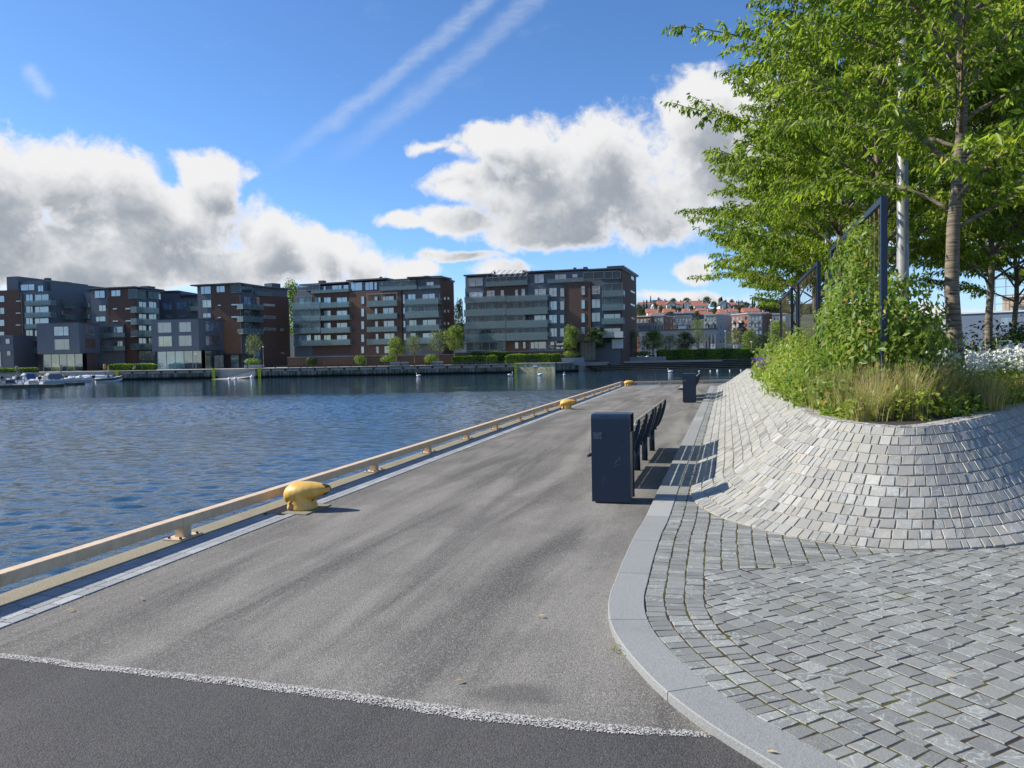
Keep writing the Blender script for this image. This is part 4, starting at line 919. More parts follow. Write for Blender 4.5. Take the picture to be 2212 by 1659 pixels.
# ---- facade helper
class Face:
    def __init__(s,P0,P1):
        s.P=Vector((P0[0],P0[1],0)); d=Vector((P1[0]-P0[0],P1[1]-P0[1],0)); s.L=d.length; s.u=d/s.L; s.n=Vector((s.u.y,-s.u.x,0)); s.ax=(s.u,s.n,UZ)
    def hit(s,px,py,w=0):
        d=ray(px,py); O=Vector((0,0,EYE)); t=((s.P+s.n*w-O).dot(s.n))/d.dot(s.n); q=O+d*t; return (q-s.P).dot(s.u),q.z
    def rect(s,c,r,w=0):
        (x0,y0),(x1,y1)=c(r[0],r[1]),c(r[2],r[3]); ym=(y0+y1)/2; xm=(x0+x1)/2
        u0=s.hit(x0,ym,w)[0]; u1=s.hit(x1,ym,w)[0]; return u0,u1,s.hit(xm,y1,w)[1],s.hit(xm,y0,w)[1]
    def box(s,mb,u0,u1,z0,z1,w0,w1,mi=0): mb.box((u0,w0,z0),(u1,w1,z1),mi,s.ax,s.P)
def gpt(px,Y): return at(px,770,Y)
WG=['glass','glass_b','glass_c']
def window(root,F_,c,r,g_=None,fr='frame',w=0.0,mull=None,name='window'):
    u0,u1,z0,z1=F_.rect(c,r,w); t=.09; b=MB(); m=(u1-u0)>1.6 if mull is None else mull
    F_.box(b,u0,u1,z0,z0+t,w-.02,w+.07); F_.box(b,u0,u1,z1-t,z1,w-.02,w+.07); F_.box(b,u0,u0+t,z0+t,z1-t,w-.02,w+.07); F_.box(b,u1-t,u1,z0+t,z1-t,w-.02,w+.07)
    if m: 
        um=u0+(u1-u0)*random.choice((.5,.5,.36,.64)); F_.box(b,um-t*.45,um+t*.45,z0+t,z1-t,w-.02,w+.055)
    wi=b.build(name,fr,root); b=MB(); F_.box(b,u0+t,u1-t,z0+t,z1-t,w-.01,w+.02)
    b.build('pane',g_ or random.choices(WG,(.45,.35,.2))[0],wi,world=False)
    for v in wi.children[0].data.vertices: v.co-=root.location
    return wi
def panel(root,F_,c,r,m,w=.06,name='cladding',w0=-.3):
    u0,u1,z0,z1=F_.rect(c,r,w); b=MB(); F_.box(b,u0,u1,z0,z1,w0,w); return b.build(name,m,root)
def balcony(root,F_,c,r,dep=1.7,glass_='rail_glass',posts=True,stuff=True):
    # r spans rail top to slab bottom as seen
    u0,u1,z0,z1=F_.rect(c,r,dep); b=MB(); F_.box(b,u0,u1,z0,z0+.22,.03,dep); F_.box(b,u0,u1,z1-.04,z1,dep-.05,dep+.02)
    n=max(1,int((u1-u0)/1.4))
    for i in range(n+1):
        u=u0+(u1-u0)*i/n; F_.box(b,u-.02,u+.02,z0+.22,z1-.04,dep-.045,dep-.01)
    bb=b.build('balcony','balc',root); b=MB(); F_.box(b,u0+.03,u1-.03,z0+.1,z1-.08,dep+.0,dep+.03); F_.box(b,u0,u0+.03,z0+.25,z1-.08,.1,dep-.05); F_.box(b,u1-.03,u1,z0+.25,z1-.08,.1,dep-.05)
    o=b.build('glass_railing',glass_,bb,world=False)
    for v in o.data.vertices: v.co-=root.location
    if stuff:
        b=MB()
        for k in range(max(1,int((u1-u0)/2.5))):
            u=random.uniform(u0+.4,u1-.6); q=random.uniform(.4,dep-.6); h=random.uniform(.6,1.0); wd=random.uniform(.4,.9)
            F_.box(b,u,u+wd,z0+.22+h*.45,z0+.22+h*.5,q,q+.45); F_.box(b,u,u+.05,z0+.22,z0+.22+h,q,q+.4); F_.box(b,u+wd-.05,u+wd,z0+.22,z0+.22+h*.5,q,q+.05)
        o=b.build('balcony_furniture',random.choice(['framew','timberdark','frame']),bb,world=False)
        for v in o.data.vertices: v.co-=root.location
    return bb
def screen(root,F_,c,r,w,name='glass_screen',m='screen'):
    u0,u1,z0,z1=F_.rect(c,r,w); b=MB(); F_.box(b,u0,u1,z0,z1,w-.03,w); o=b.build(name,m,root)
    b=MB(); n=max(1,int((u1-u0)/1.6))
    for i in range(n+1): u=u0+(u1-u0)*i/n; F_.box(b,u-.025,u+.025,z0,z1,w+.002,w+.05)
    F_.box(b,u0,u1,z1,z1+.06,w-.05,w+.05); F_.box(b,u0,u1,z0-.06,z0,w-.05,w+.05); q=b.build('frame','framel',o,world=False)
    for v in q.data.vertices: v.co-=root.location
def roof(root,F_,c,pts,over=.9,dep=14,th=.32,name='roof'):
    # slab with its front edge over the facade, from screen x0 to x1 at screen y
    x0,x1,y=pts; px0,py=c(x0,y); px1,_=c(x1,y); u0,_z=F_.hit(px0,py,over); u1,_=F_.hit(px1,py,over); _,z=F_.hit((px0+px1)/2,py,over)
    b=MB(); F_.box(b,u0,u1,z-th,z,-dep,over); o=b.build(name,'roofdark',root); return u0,u1,z
MA['balc']=simple('balcony_slab',(.20,.225,.225),.7,0,.15,1); MA['framel']=simple('conservatory_frame',(.30,.32,.33),.5)
def block(root,poly,z0,z1,m,name='wall'):
    b=MB(); b.prism([(p[0],p[1]) for p in poly],z0,z1); return b.build(name,m,root)
def extras(root,F_,c,L_,m='roofdark',name='chimney',w=-3):
    for (x0,y0,x1,y1) in L_:
        u0,u1,z0,z1=F_.rect(c,(x0,y0,x1,y1),w); b=MB(); F_.box(b,u0,u1,z0-1.2,z1,w-(u1-u0),w); b.build(name,m,root)
AB='modern apartment blocks along the harbour'
# ---- building 3 (right)
A_=at(*C3(150,1110),178); B_=at(*C3(1945,1110),167); FA=Face(A_,B_)
root=empty('apartment_building',(A_.x,A_.y,GZ),'large grey block at the right end, long balconies at its left, brick end wall','building',AB)
D_=21; Bk=B_-FA.n*D_; Ak=A_-FA.n*D_; zr=FA.hit(*C3(700,345))[1]; zt=FA.hit(*C3(1000,180))[1]
block(root,[A_,B_,Bk,Ak],-.5,zr,'clad'); 
pA=FA.P-FA.n*1.6; block(root,[A_-FA.n*.02+FA.u*.1,B_-FA.n*.02-FA.u*.1,Bk-FA.u*.1,Ak+FA.u*.1],zr,zt-.35,'clad','penthouse')
FE=Face(B_,Bk)
for x0,x1,y in((115,445,208),(440,828,205),(826,1130,168),(1130,1550,152),(1550,1945,138)): 
    roof(root,FA,C3,(x0,x1,y),dep=D_-1 if x0>1000 else 12,over=.9 if x0 in(115,826,1550) else .3)
b=MB(); zz=FE.hit(*C3(2030,150),.6)[1]; FE.box(b,-.6,D_+.5,zz-.5,zz-.1,-3,.7); b.build('roof','roofdark',root)
panel(root,FA,C3,(360,345,862,985),'brick',.10,'brick_wall'); panel(root,FA,C3,(1287,300,1583,1110),'brick',.7,'brick_wall'); 
u0,u1,z0,z1=FE.rect(C3,(1945,150,2108,1110)); b=MB(); FE.box(b,-.12,D_+.1,-.5,zz-.5,-.3,.10); b.build('end_wall','brick',root)
b=MB(); u0,u1,z0,z1=FA.rect(C3,(605,985,870,1110)); FA.box(b,u0,u1,-.5,z1,-.3,.1); b.build('brick_wall','brick',root)
for r in((168,248,343,350),(932,208,1046,314),(1168,208,1304,292),(1368,203,1434,250)): window(root,FA,C3,r,'glass_b')
for r in((180,410,343,500),(383,395,480,500),(543,390,588,490),(708,385,750,485),(782,375,830,470),(935,375,1070,470)): window(root,FA,C3,r,random.choice(['glass_b','glass_c']),w=.11)
for dy in(0,150,300,455):
    for r in((185,560,305,640),(387,545,482,635),(553,540,600,630),(708,535,752,615),(800,532,835,612),(930,530,1070,612)): window(root,FA,C3,(r[0],r[1]+dy,r[2],r[3]+dy),w=.12)
for r in((365,470),(518,625),(675,778),(830,932)): window(root,FA,C3,(1102,r[0],1196,r[1]),'glass_b'); window(root,FA,C3,(1228,r[0],1280,r[1]),'glass')
for y0,y1 in((345,452),(503,610),(658,768),(818,900)): window(root,FA,C3,(1472,y0,1518,y1),'glass_b',w=.71)
for y0,y1 in((338,445),(495,602),(650,760),(812,880),(960,1040)): window(root,FA,C3,(1593,y0,1695,y1),'glass_c')
for y0,y1 in((325,470),(480,625),(650,780),(815,930)): window(root,FA,C3,(1730,y0+15,1930,y1-25),'glass')
for r in((1115,985,1165,1060),(1180,1000,1275,1075),(890,990,940,1070),(960,985,1080,1075)): window(root,FA,C3,r)
for y0,y1,x0 in((462,533,128),(608,690,122),(752,838,128),(893,985,135)): balcony(root,FA,C3,(x0,y0,603,y1)); balcony(root,FA,C3,(608,y0-14,1086,y1-14))
for y0,y1 in((300,345),): balcony(root,FA,C3,(372,285,852,342),.9,stuff=False); balcony(root,FA,C3,(1085,258,1500,305),.9,stuff=False)
for y0,y1 in((395,470),(552,628),(712,785),(870,940)): balcony(root,FA,C3,(1712,y0,1960,y1),1.9)
for y0,y1 in((535,612),(688,755),(838,905)): screen(root,FA,C3,(140,y0,603,y1),1.55)
for y0,y1 in((525,600),): screen(root,FA,C3,(612,y0,1080,y1),1.55)
screen(root,FA,C3,(612,672,805,745),1.55); screen(root,FA,C3,(612,828,1080,893),1.55); screen(root,FA,C3,(150,995,600,1085),1.3)
screen(root,FA,C3,(1715,318,1945,395),1.75); screen(root,FA,C3,(1715,472,1945,552),1.75)
screen(root,FA,C3,(378,240,850,300),.85,'conservatory'); screen(root,FA,C3,(1500,185,1735,262),.85,'conservatory'); screen(root,FA,C3,(1745,178,1925,258),.85,'conservatory')
b=MB(); 
for i in range(8):
    u,z=FA.hit(*C3(385+i*62,236),.9); b.add([FA.P+FA.u*(u+k)+FA.n*w_+UZ*zq for k,w_,zq in((0,.9,z),(.12,.9,z),(1.3,-1.2,z+1.55),(1.18,-1.2,z+1.55),(0,.9,z+.1),(.12,.9,z+.1),(1.3,-1.2,z+1.65),(1.18,-1.2,z+1.65))],[(0,1,2,3),(7,6,5,4),(0,4,5,1),(1,5,6,2),(2,6,7,3),(3,7,4,0)])
b.build('glass_roof_bars','framel',root)
panel(root,FA,C3,(1855,870,1955,940),'cream',1.95,'canopy_panel',1.2); panel(root,FA,C3,(1828,960,1950,1065),'cream',.5,'entrance_wall')
for r in((2045,195,2082,280),(2040,400,2092,428),(2040,550,2092,578),(2045,705,2095,732)): window(root,FE,C3,r,'glass_c',w=.11,mull=False)
extras(root,FA,C3,((795,165,825,182),(1382,132,1412,148),(1495,125,1540,142),(465,178,482,190)))
for y in(345,): 
    b=MB(); u,z=FA.hit(*C3(1286,300),.72); FA.box(b,u-.1,u,-.2,z,.7,.8); b.build('downpipe','brick',root)
# ---- building 2 (middle)
A_=at(*C2(180,1160),192); B_=at(*C2(1925,1160),178); FA=Face(A_,B_)
root=empty('apartment_building',(A_.x,A_.y,GZ),'middle grey and brown brick apartment block with stacked balconies and a pergola','building',AB)
D_=12; Bk=Vector((-14.0,190,0)); Ak=A_-FA.n*D_; zr=FA.hit(*C2(1000,420))[1]; zt=FA.hit(*C2(700,330))[1]; zt2=FA.hit(*C2(1300,275))[1]
block(root,[A_,B_,Bk,Ak],-.5,zr,'clad'); block(root,[A_-FA.n*.02+FA.u*1,B_-FA.n*.02-FA.u*.1,Bk-FA.u*.1,Ak+FA.u*1],zr,zt-.3,'clad','penthouse')
u0=FA.hit(*C2(820,400))[0]; block(root,[FA.P+FA.u*u0-FA.n*.015,B_-FA.n*.015-FA.u*.2,Bk-FA.u*.2,FA.P+FA.u*u0-FA.n*D_],zr,zt2-.3,'clad','penthouse')
for x0,x1,y,ov in((225,782,318,.5),(782,1258,270,1.0),(1258,1800,264,.4),(1790,1930,243,.9)): roof(root,FA,C2,(x0,x1,y),dep=D_-1 if x1<1300 else 4,over=ov)
FE=Face(B_,Bk); zz=FE.hit(*C2(2000,262),.5)[1]; b=MB(); FE.box(b,-.3,FE.L+.4,zz-.35,zz,-8,.35); b.build('roof','roofdark',root)
b=MB(); FE.box(b,-.1,FE.L+.05,-.5,zz-.4,-.3,.10); b.build('end_wall','brick',root)
panel(root,FA,C2,(822,412,1442,1170),'brick',.5,'brick_wall'); panel(root,FA,C2,(378,436,818,1170),'brick',.08,'brick_wall')
for r in((505,355,545,425),(615,345,735,425),(750,340,815,410),(838,312,978,412),(1008,308,1108,406),(1115,308,1152,402),(1735,305,1825,352),(1190,310,1340,350),(1360,308,1510,350)): window(root,FA,C2,r,'glass_b')
for k,(a_,b_) in enumerate(((488,605),(645,745),(790,880),(935,1030))):
    for x0,x1 in((225,370),(405,485),(520,605),(672,800)): window(root,FA,C2,(x0,a_,x1,b_),'glass_w' if (k==3 and x0==520) else ('glass_b' if k==0 else None),w=.09)
for y0,y1 in((475,572),(620,720),(770,870),(925,1022),(1070,1155)): window(root,FA,C2,(960,y0,1000,y1),'glass_b',w=.51)
for (x0,x1,y0,y1) in((1118,1158,478,530),(1215,1352,475,530),(1120,1157,620,700),(1220,1352,612,700),(1125,1165,770,845),(1228,1357,765,855),(1132,1170,920,1005),(1235,1360,915,1005),(1135,1175,1068,1155),(1235,1300,1065,1155)): window(root,FA,C2,(x0,y0,x1,y1),'glass_c' if y0==915 and x0>1200 else None,w=.51)
for (x0,x1,y0,y1) in((1450,1485,455,570),(1515,1610,450,555),(1685,1840,445,515),(1450,1487,610,690),(1520,1620,600,670),(1700,1850,595,670),(1455,1490,765,850),(1528,1622,757,840),(1690,1855,752,840),(1462,1500,915,1000),(1545,1615,910,1000),(1690,1855,910,1000)): window(root,FA,C2,(x0,y0,x1,y1))
for x0,y0,x1,y1 in((1890,445,1914,548),(1895,598,1919,700),(1898,750,1922,850)): window(root,FA,C2,(x0,y0,x1,y1),'glass_c','framew',mull=False)
for x0,y0,x1,y1 in((140,548,472,632),(478,545,820,612),(150,705,475,772),(482,700,825,760),(155,850,476,918),(484,845,830,912),(160,992,832,1062)): balcony(root,FA,C2,(x0,y0,x1,y1))
for y0,y1 in((525,598),(680,748),(835,898),(980,1048)): balcony(root,FA,C2,(1030,y0,1385,y1),1.5)
for x0,y0,x1,y1 in((1475,502,1878,575),(1480,658,1882,732),(1500,815,1886,888),(1500,965,1886,1040)): balcony(root,FA,C2,(x0,y0,x1,y1),1.9)
for x0,y0,x1,y1 in((365,395,815,434),(1180,355,1622,404),(1640,348,1895,386)): balcony(root,FA,C2,(x0,y0,x1,y1),.8,stuff=False)
screen(root,FA,C2,(215,345,475,405),.8,'conservatory'); screen(root,FA,C2,(1185,298,1605,355),.7,'conservatory'); screen(root,FA,C2,(150,635,475,705),1.5); screen(root,FA,C2,(155,775,475,848),1.5); screen(root,FA,C2,(1480,582,1870,655),1.75); screen(root,FA,C2,(200,480,378,545),1.5)
b=MB(); u0,u1,z0,z1=FA.rect(C2,(1030,440,1385,520),1.5)
for i in range(14): u=u0+(u1-u0)*i/13; FA.box(b,u-.04,u+.04,z1-.05,z1+.05,.5,1.6)
for u in(u0,(u0+u1)/2,u1): FA.box(b,u-.05,u+.05,z0,z1,1.42,1.5)
FA.box(b,u0,u1,z1-.18,z1-.06,1.4,1.52); b.build('pergola','framel',root)
for dy in(0,150,297):
    for x0 in(1943,1985): window(root,FE,C2,(x0,488+dy,x0+20,520+dy),'glass_c','framew',w=.11,mull=False)
extras(root,FA,C2,((455,290,510,308),(1178,245,1200,262),(1700,234,1755,250)))
# ---- left complex
def two_faced(name,label,pA,pB,pC,zt,m,z0=-.5,group=AB,top=None):
    FA=Face(pA,pB); FB=Face(pB,pC); root=empty(name,(pA.x,pA.y,GZ),label,'building',group); pD=pA+(pC-pB)
    block(root,[pA,pB,pC,pD],z0,zt,m); return root,FA,FB
# T1
pA=at(*C1(1505,800),189); pB=at(*C1(1815,800),186); pC=at(*C1(2180,800),199); F0=Face(pA,pB); zt=F0.hit(*C1(1650,225))[1]
root,FA,FB=two_faced('apartment_building','brick and grey tower block with a flat overhanging roof, just left of the middle block',pA,pB,pC,zt,'clad')
panel(root,FA,C1,(1603,208,1740,300),'brick',.1,'brick_wall'); panel(root,FA,C1,(1603,285,1817,860),'brick',.12,'brick_wall')
zb=FB.hit(*C1(2080,305))[1]; b=MB(); u0,u1,_,_=FB.rect(C1,(1965,400,2183,800)); FB.box(b,u0,u1,-.5,zb,-.3,.12); b.build('brick_wall','brick',root)
zr=FA.hit(*C1(1640,207),.8)[1]; b=MB(); FA.box(b,-1.3,FA.L+.9,zr-.3,zr,-10,.9); b.build('roof','roofdark',root); b=MB(); zr2=FB.hit(*C1(2000,228),.8)[1]; FB.box(b,.91,FB.L+.8,zr2-.3,zr2,-9,.9); b.build('roof','roofdark',root)
for r,g_ in(((1512,228,1592,288),'glass_b'),((1525,330,1595,390),'glass_w'),((1530,430,1592,466),'glass_b'),((1632,225,1697,275),'glass_b')): window(root,FA,C1,r,g_,w=.12)
for r in((1640,365,1668,378),(1742,360,1803,374),(1640,458,1668,470),(1742,452,1806,467)): window(root,FA,C1,r,'glass_b',w=.14,mull=False)
for r in((1985,362,2070,378),(1990,452,2075,470),(1990,543,2078,560),(2115,548,2138,565),(2120,725,2140,738)): window(root,FB,C1,r,'glass_c','framew',w=.14,mull=False)
screen(root,FA,C1,(1742,215,1815,275),.3,'conservatory'); screen(root,FB,C1,(1820,222,1900,278),.4,'conservatory'); balcony(root,FB,C1,(1925,268,2050,300),.5,stuff=False)
for k,(y0,y1) in enumerate(((362,402),(455,496),(548,590))):
    balcony(root,FB,C1,(1832,y0,1990,y1),2.2)
    for x0,x1 in((1838,1895),(1905,1960)): window(root,FB,C1,(x0,y0-55,x1,y1-8),w=.05)
for y in(640,720): window(root,FB,C1,(1850,y,1890,y+60),w=.05); window(root,FB,C1,(1905,y,1960,y+60),w=.05)
extras(root,FB,C1,((2050,206,2115,222),)); 
u,z=FA.hit(*C1(1812,290),.14); b=MB(); FA.box(b,u-.1,u,-.3,z,.13,.25); b.build('downpipe','steel',root)
panel(root,FA,C1,(1690,735,1830,745),'roofdark',2.0,'canopy',.1); panel(root,FA,C1,(1742,745,1800,845),'glass_t',.2,'entrance_door')
# middle tower T0
pA=at(*C1(705,800),192); pB=at(*C1(1028,800),189); pC=at(*C1(1215,800),197); F0=Face(pA,pB); zt=F0.hit(*C1(850,248))[1]
root,FA,FB=two_faced('apartment_building','brick tower block with a glazed penthouse, between the two slate boxes',pA,pB,pC,zt,'clad')
panel(root,FA,C1,(820,240,962,320),'brick',.1,'brick_wall'); panel(root,FA,C1,(820,312,1030,860),'brick',.12,'brick_wall')
zr=FA.hit(*C1(820,236),.8)[1]; b=MB(); FA.box(b,-.9,FA.L+.9,zr-.3,zr,-10,.9); b.build('roof','roofdark',root); b=MB(); zr2=FB.hit(*C1(1120,255),.8)[1]; FB.box(b,.91,FB.L+.8,zr2-.3,zr2,-9,.9); b.build('roof','roofdark',root)
for r,g_ in(((712,260,792,318),'glass_b'),((745,370,800,418),'glass_w'),((722,455,798,495),'glass_b'),((838,257,910,305),'glass_b')): window(root,FA,C1,r,g_,w=.12)
for r in((848,392,885,405),(942,390,985,404),(848,485,893,497),(945,482,990,496)): window(root,FA,C1,r,'glass_b',w=.14,mull=False)
screen(root,FA,C1,(965,252,1028,318),.6,'conservatory'); screen(root,FB,C1,(1030,255,1100,322),.6,'conservatory'); screen(root,FB,C1,(1118,262,1205,322),.6,'conservatory')
for y0,y1 in((385,432),(472,520),(560,612),(658,706)):
    balcony(root,FB,C1,(1030,y0,1200,y1),1.9)
    for x0,x1 in((1045,1105),(1120,1180)): window(root,FB,C1,(x0,y0-40,x1,y1-10),w=.05)
window(root,FB,C1,(1045,715,1170,790),w=.05); extras(root,FB,C1,((1115,228,1170,250),))
# linking wing behind
pA=at(*C1(1195,800),204); pB=at(*C1(1520,800),203); F0=Face(pA,pB); root=empty('apartment_building',(pA.x,pA.y,GZ),'low grey linking wing set back between two brick towers','building',AB); bk=F0.n*12
block(root,[pA,pB,pB-bk,pA-bk],-.5,F0.hit(*C1(1300,325))[1],'clad'); u0=F0.hit(*C1(1340,300))[0]; block(root,[pA-F0.n*2,F0.P+F0.u*u0-F0.n*2,F0.P+F0.u*u0-bk,pA-bk],5,F0.hit(*C1(1250,262))[1],'clad','penthouse')
block(root,[F0.P+F0.u*u0-F0.n*2.2,pB-F0.n*2.2,pB-bk,F0.P+F0.u*u0-bk],5,F0.hit(*C1(1400,292))[1],'clad','penthouse')
roof(root,F0,C1,(1120,1345,262),over=-1,dep=11); roof(root,F0,C1,(1345,1500,288),over=-1,dep=11)
for r in((1222,350,1300,410),(1330,345,1408,405),(1245,443,1298,472),(1340,440,1412,470)): window(root,F0,C1,r,'glass_b')
balcony(root,F0,C1,(1415,375,1500,415),1.5); window(root,F0,C1,(1425,340,1490,400),w=.05)
# slate boxes in front
def boxhouse(label,xs,ds,ytop,ybot,wins,winsB,gl,dl):
    pA=at(*C1(xs[0],800),ds[0]); pB=at(*C1(xs[1],800),ds[1]); pC=at(*C1(xs[2],800),ds[2]); F0=Face(pA,pB); FB=Face(pB,pC); root=empty('slate_box_building',(pA.x,pA.y,GZ),label,'building','slate clad boxes on glass ground floors')
    zt=F0.hit(*C1((xs[0]+xs[1])/2,ytop))[1]; zb=F0.hit(*C1((xs[0]+xs[1])/2,ybot))[1]; pD=pA+(pC-pB)
    block(root,[pA,pB,pC,pD],zb,zt,'clad_box'); b=MB(); b.prism([(p.x,p.y) for p in (pA,pB,pC,pD)],zt,zt+.12); b.build('roof_edge','roofdark',root)
    for r,g_ in wins:
        window(root,F0,C1,r,g_,'framew' if g_!='glass_b' else 'frame',w=.03)
    for r,g_ in winsB: window(root,FB,C1,r,g_,w=.03)
    s=1.0; q=[pA-F0.n*s+F0.u*s,pB-F0.n*s-F0.u*.4-FB.n*0,pC-FB.n*s,pD]; block(root,q,-.5,zb-.02,'black','ground_floor_core')
    G0=Face(pA-F0.n*.9+F0.u*.8,pB-F0.n*.9); n=dl
    for i in range(n):
        b=MB(); G0.box(b,G0.L*i/n+.05,G0.L*(i+1)/n-.05,.2,zb-.1,0,.04); b.build('shop_glass',gl(i),root)
        b=MB(); G0.box(b,G0.L*i/n-.05,G0.L*i/n+.05,-.2,zb,0,.12); b.build('mullion','framel',root)
    G1=Face(pB-F0.n*.9,pC-FB.n*.5)
    for i in range(3):
        b=MB(); G1.box(b,G1.L*i/3+.05,G1.L*(i+1)/3-.05,.2,zb-.1,.9,.94); b.build('shop_glass',gl(i+n),root)
    return root,F0,FB
boxhouse('slate clad box on a teal glass ground floor, left of the brick tower',(1150,1505,1690),(178,176,186),480,715,[((1192,502,1292,578),'glass'),((1352,500,1440,572),'glass'),((1197,605,1297,682),'glass_w'),((1350,600,1445,678),'glass')],[((1545,495,1657,572),'glass_b'),((1548,597,1660,676),'glass_c')],lambda i:'glass_t' if i<3 else 'glass',5)
boxhouse('slate clad box on a dark glass ground floor behind the moored boats',(285,605,760),(176,175,184),508,737,[((405,530,520,603),'glass_b'),((413,628,523,706),'glass')],[((640,522,712,598),'glass_c'),((643,622,718,698),'brick')],lambda i:['glass','glass_w','glass','glass_w','glass','brick','brick','glass'][i%8],5)  # warm and brick shop panes: mirrored surroundings painted as pane colour
# balcony wings beside boxes
for lb,(x0,x1,d,yt,bal,yw) in (('dark recessed balcony wing attached to the right side of the right slate box',(1690,1830,190,490,((1690,550,1812,588),(1692,652,1815,692)),(505,610))),('dark recessed balcony wing attached to the right side of the left slate box',(755,945,188,512,((758,578,940,614),(760,678,942,714)),(530,640)))):
    pA=at(*C1(x0,800),d); pB=at(*C1(x1,800),d+1); F0=Face(pA,pB); root=empty('balcony_wing',(pA.x,pA.y,GZ),lb,'building','slate clad boxes on glass ground floors'); bk=F0.n*6
    block(root,[pA,pB,pB-bk,pA-bk],-.3,F0.hit(*C1((x0+x1)/2,yt))[1],'clad')
    for r in bal: balcony(root,F0,C1,r,1.6)
    for y in yw:
        for k in range(2): window(root,F0,C1,(x0+15+k*(x1-x0)*.45,y,x0+15+(k+.85)*(x1-x0)*.45,y+50),w=.04)
# far left long block
pA=at(*C1(-260,800),196); pB=at(*C1(385,800),191); F0=Face(pA,pB); bk=F0.n*14
root=empty('apartment_building',(pA.x,pA.y,GZ),'brick and grey block at the left edge with a rusty downpipe and stepped penthouse','building',AB)
zt=F0.hit(*C1(250,268))[1]; pC=at(*C1(575,800),199); block(root,[pA,pB,pB-bk,pA-bk],-.5,zt,'clad'); FB=Face(pB,pC); block(root,[pB,pC,pC-bk,pB-bk],-.5,FB.hit(*C1(480,275))[1],'clad')
panel(root,F0,C1,(-250,262,160,860),'brick',.12,'brick_wall'); u0,u1,z0,z1=F0.rect(C1,(160,280,182,840),.4); b=MB(); F0.box(b,u0+.2,u1-.35,-.3,z1,.13,.4); b.build('downpipe','bark',root)
zp=F0.hit(*C1(250,188),-1.5)[1]; u0=F0.hit(*C1(137,200),-1.5)[0]; u1=F0.hit(*C1(385,200),-1.5)[0]; block(root,[F0.P+F0.u*u0-F0.n*1.5,F0.P+F0.u*u1-F0.n*1.5,F0.P+F0.u*u1-bk,F0.P+F0.u*u0-bk],zt,zp,'clad','penthouse')
zp2=FB.hit(*C1(470,205),-1.5)[1]; block(root,[pB-FB.n*1.5,pC-FB.n*1.5,pC-bk,pB-bk],zt-.5,zp2,'clad','penthouse')
u0=F0.hit(*C1(50,200),-1)[0]; u1=F0.hit(*C1(137,200),-1)[0]; block(root,[F0.P+F0.u*u0-F0.n*1,F0.P+F0.u*u1-F0.n*1,F0.P+F0.u*u1-bk,F0.P+F0.u*u0-bk],zt,F0.hit(*C1(90,155),-1)[1],'clad','stair_tower')
for r in((130,213,262,262),(285,220,350,270)): window(root,F0,C1,r,'glass_b',w=-1.45)
for y0,y1 in((333,374),(423,464),(510,548),(602,642),(692,730)):
    balcony(root,F0,C1,(186,y0,382,y1),1.8)
    for x0,x1 in((195,250),(262,370)): window(root,F0,C1,(x0,y0-45,x1,y1-8),w=.05)
for r in((402,322,420,342),(458,330,475,362),(462,412,478,450)): window(root,FB,C1,r,'glass_c',w=.05,mull=False)
for y in(300,390,480,570,660): window(root,F0,C1,(-60,y,35,y+50),w=.14); window(root,F0,C1,(118,y+35,158,y+46),'glass_b',w=.14,mull=False)
balcony(root,FB,C1,(490,355,568,395),1.0); balcony(root,FB,C1,(490,440,568,480),1.0)
extras(root,F0,C1,((333,165,362,192),)); extras(root,FB,C1,((490,196,542,225),))
pA=at(*C1(570,800),203); pB=at(*C1(706,800),203); F0=Face(pA,pB); root=empty('apartment_building',(pA.x,pA.y,GZ),'narrow pale panelled wing with glass balconies between the left block and the brick tower','building',AB); bk=F0.n*8
block(root,[pA,pB,pB-bk,pA-bk],-.5,F0.hit(*C1(640,275))[1],'clad_light'); 
for y0,y1 in((355,390),(440,475)): balcony(root,F0,C1,(572,y0,662,y1),1.5); window(root,F0,C1,(580,y0-38,650,y1-8),w=.04)
block(root,[pA-F0.n*2,pB-F0.n*2,pB-bk,pA-bk],5,F0.hit(*C1(640,232))[1],'clad','penthouse')
pA=at(*C1(-250,800),184); pB=at(*C1(104,800),183); F0=Face(pA,pB); root=empty('low_building',(pA.x,pA.y,GZ),'low dark slate building at the left edge behind the boats','building'); bk=F0.n*8
block(root,[pA,pB,pB-bk,pA-bk],-.5,F0.hit(*C1(40,597))[1],'clad')
for r in((40,622,76,664),(50,715,82,752),(-60,622,0,664),(-60,720,10,840)): window(root,F0,C1,r,'glass_c',w=.04)
MA['fender_sun']=simple('mossy_timber_sunlit',(.44,.42,.26),.9,0,.45,1.2)  # pale copy of the timber facing, sunlight on the jetty front put into its colour
# ---- quay face of weathered timber
def fender(label,P0,P1,z1=.30,m='fender',steps=None):
    d=Vector((P1[0]-P0[0],P1[1]-P0[1],0)); L=d.length; d/=L; n=Vector((d.y,-d.x,0)); root=empty('timber_quay_wall',(P0[0],P0[1],0),label,'quay wall','timber faced quay walls')
    b=MB(); s=0
    while s<L: wd=.28; b.box((s+.015,.02,-1.95),(min(L,s+wd)-.015,.17+random.uniform(-.02,.02),z1-.62),0,(d,n,UZ),Vector((P0[0],P0[1],0))); s+=wd
    b.build('boards',m,root); b=MB(); s=0
    b.box((0,-1.2,z1-.16),(L,.35,z1+.02),0,(d,n,UZ),Vector((P0[0],P0[1],0))); b.build('cap_beam','timbercap',root)
    b=MB()
    while s<L: b.box((s,-.1,z1-.6),(s+.4,.14,z1-.17),0,(d,n,UZ),Vector((P0[0],P0[1],0))); s+=3.0
    b.build('blocks','timberdark',root); b=MB(); b.box((0,-.3,z1-.62),(L,.02,z1-.165),0,(d,n,UZ),Vector((P0[0],P0[1],0))); b.build('ledge','concrete',root)
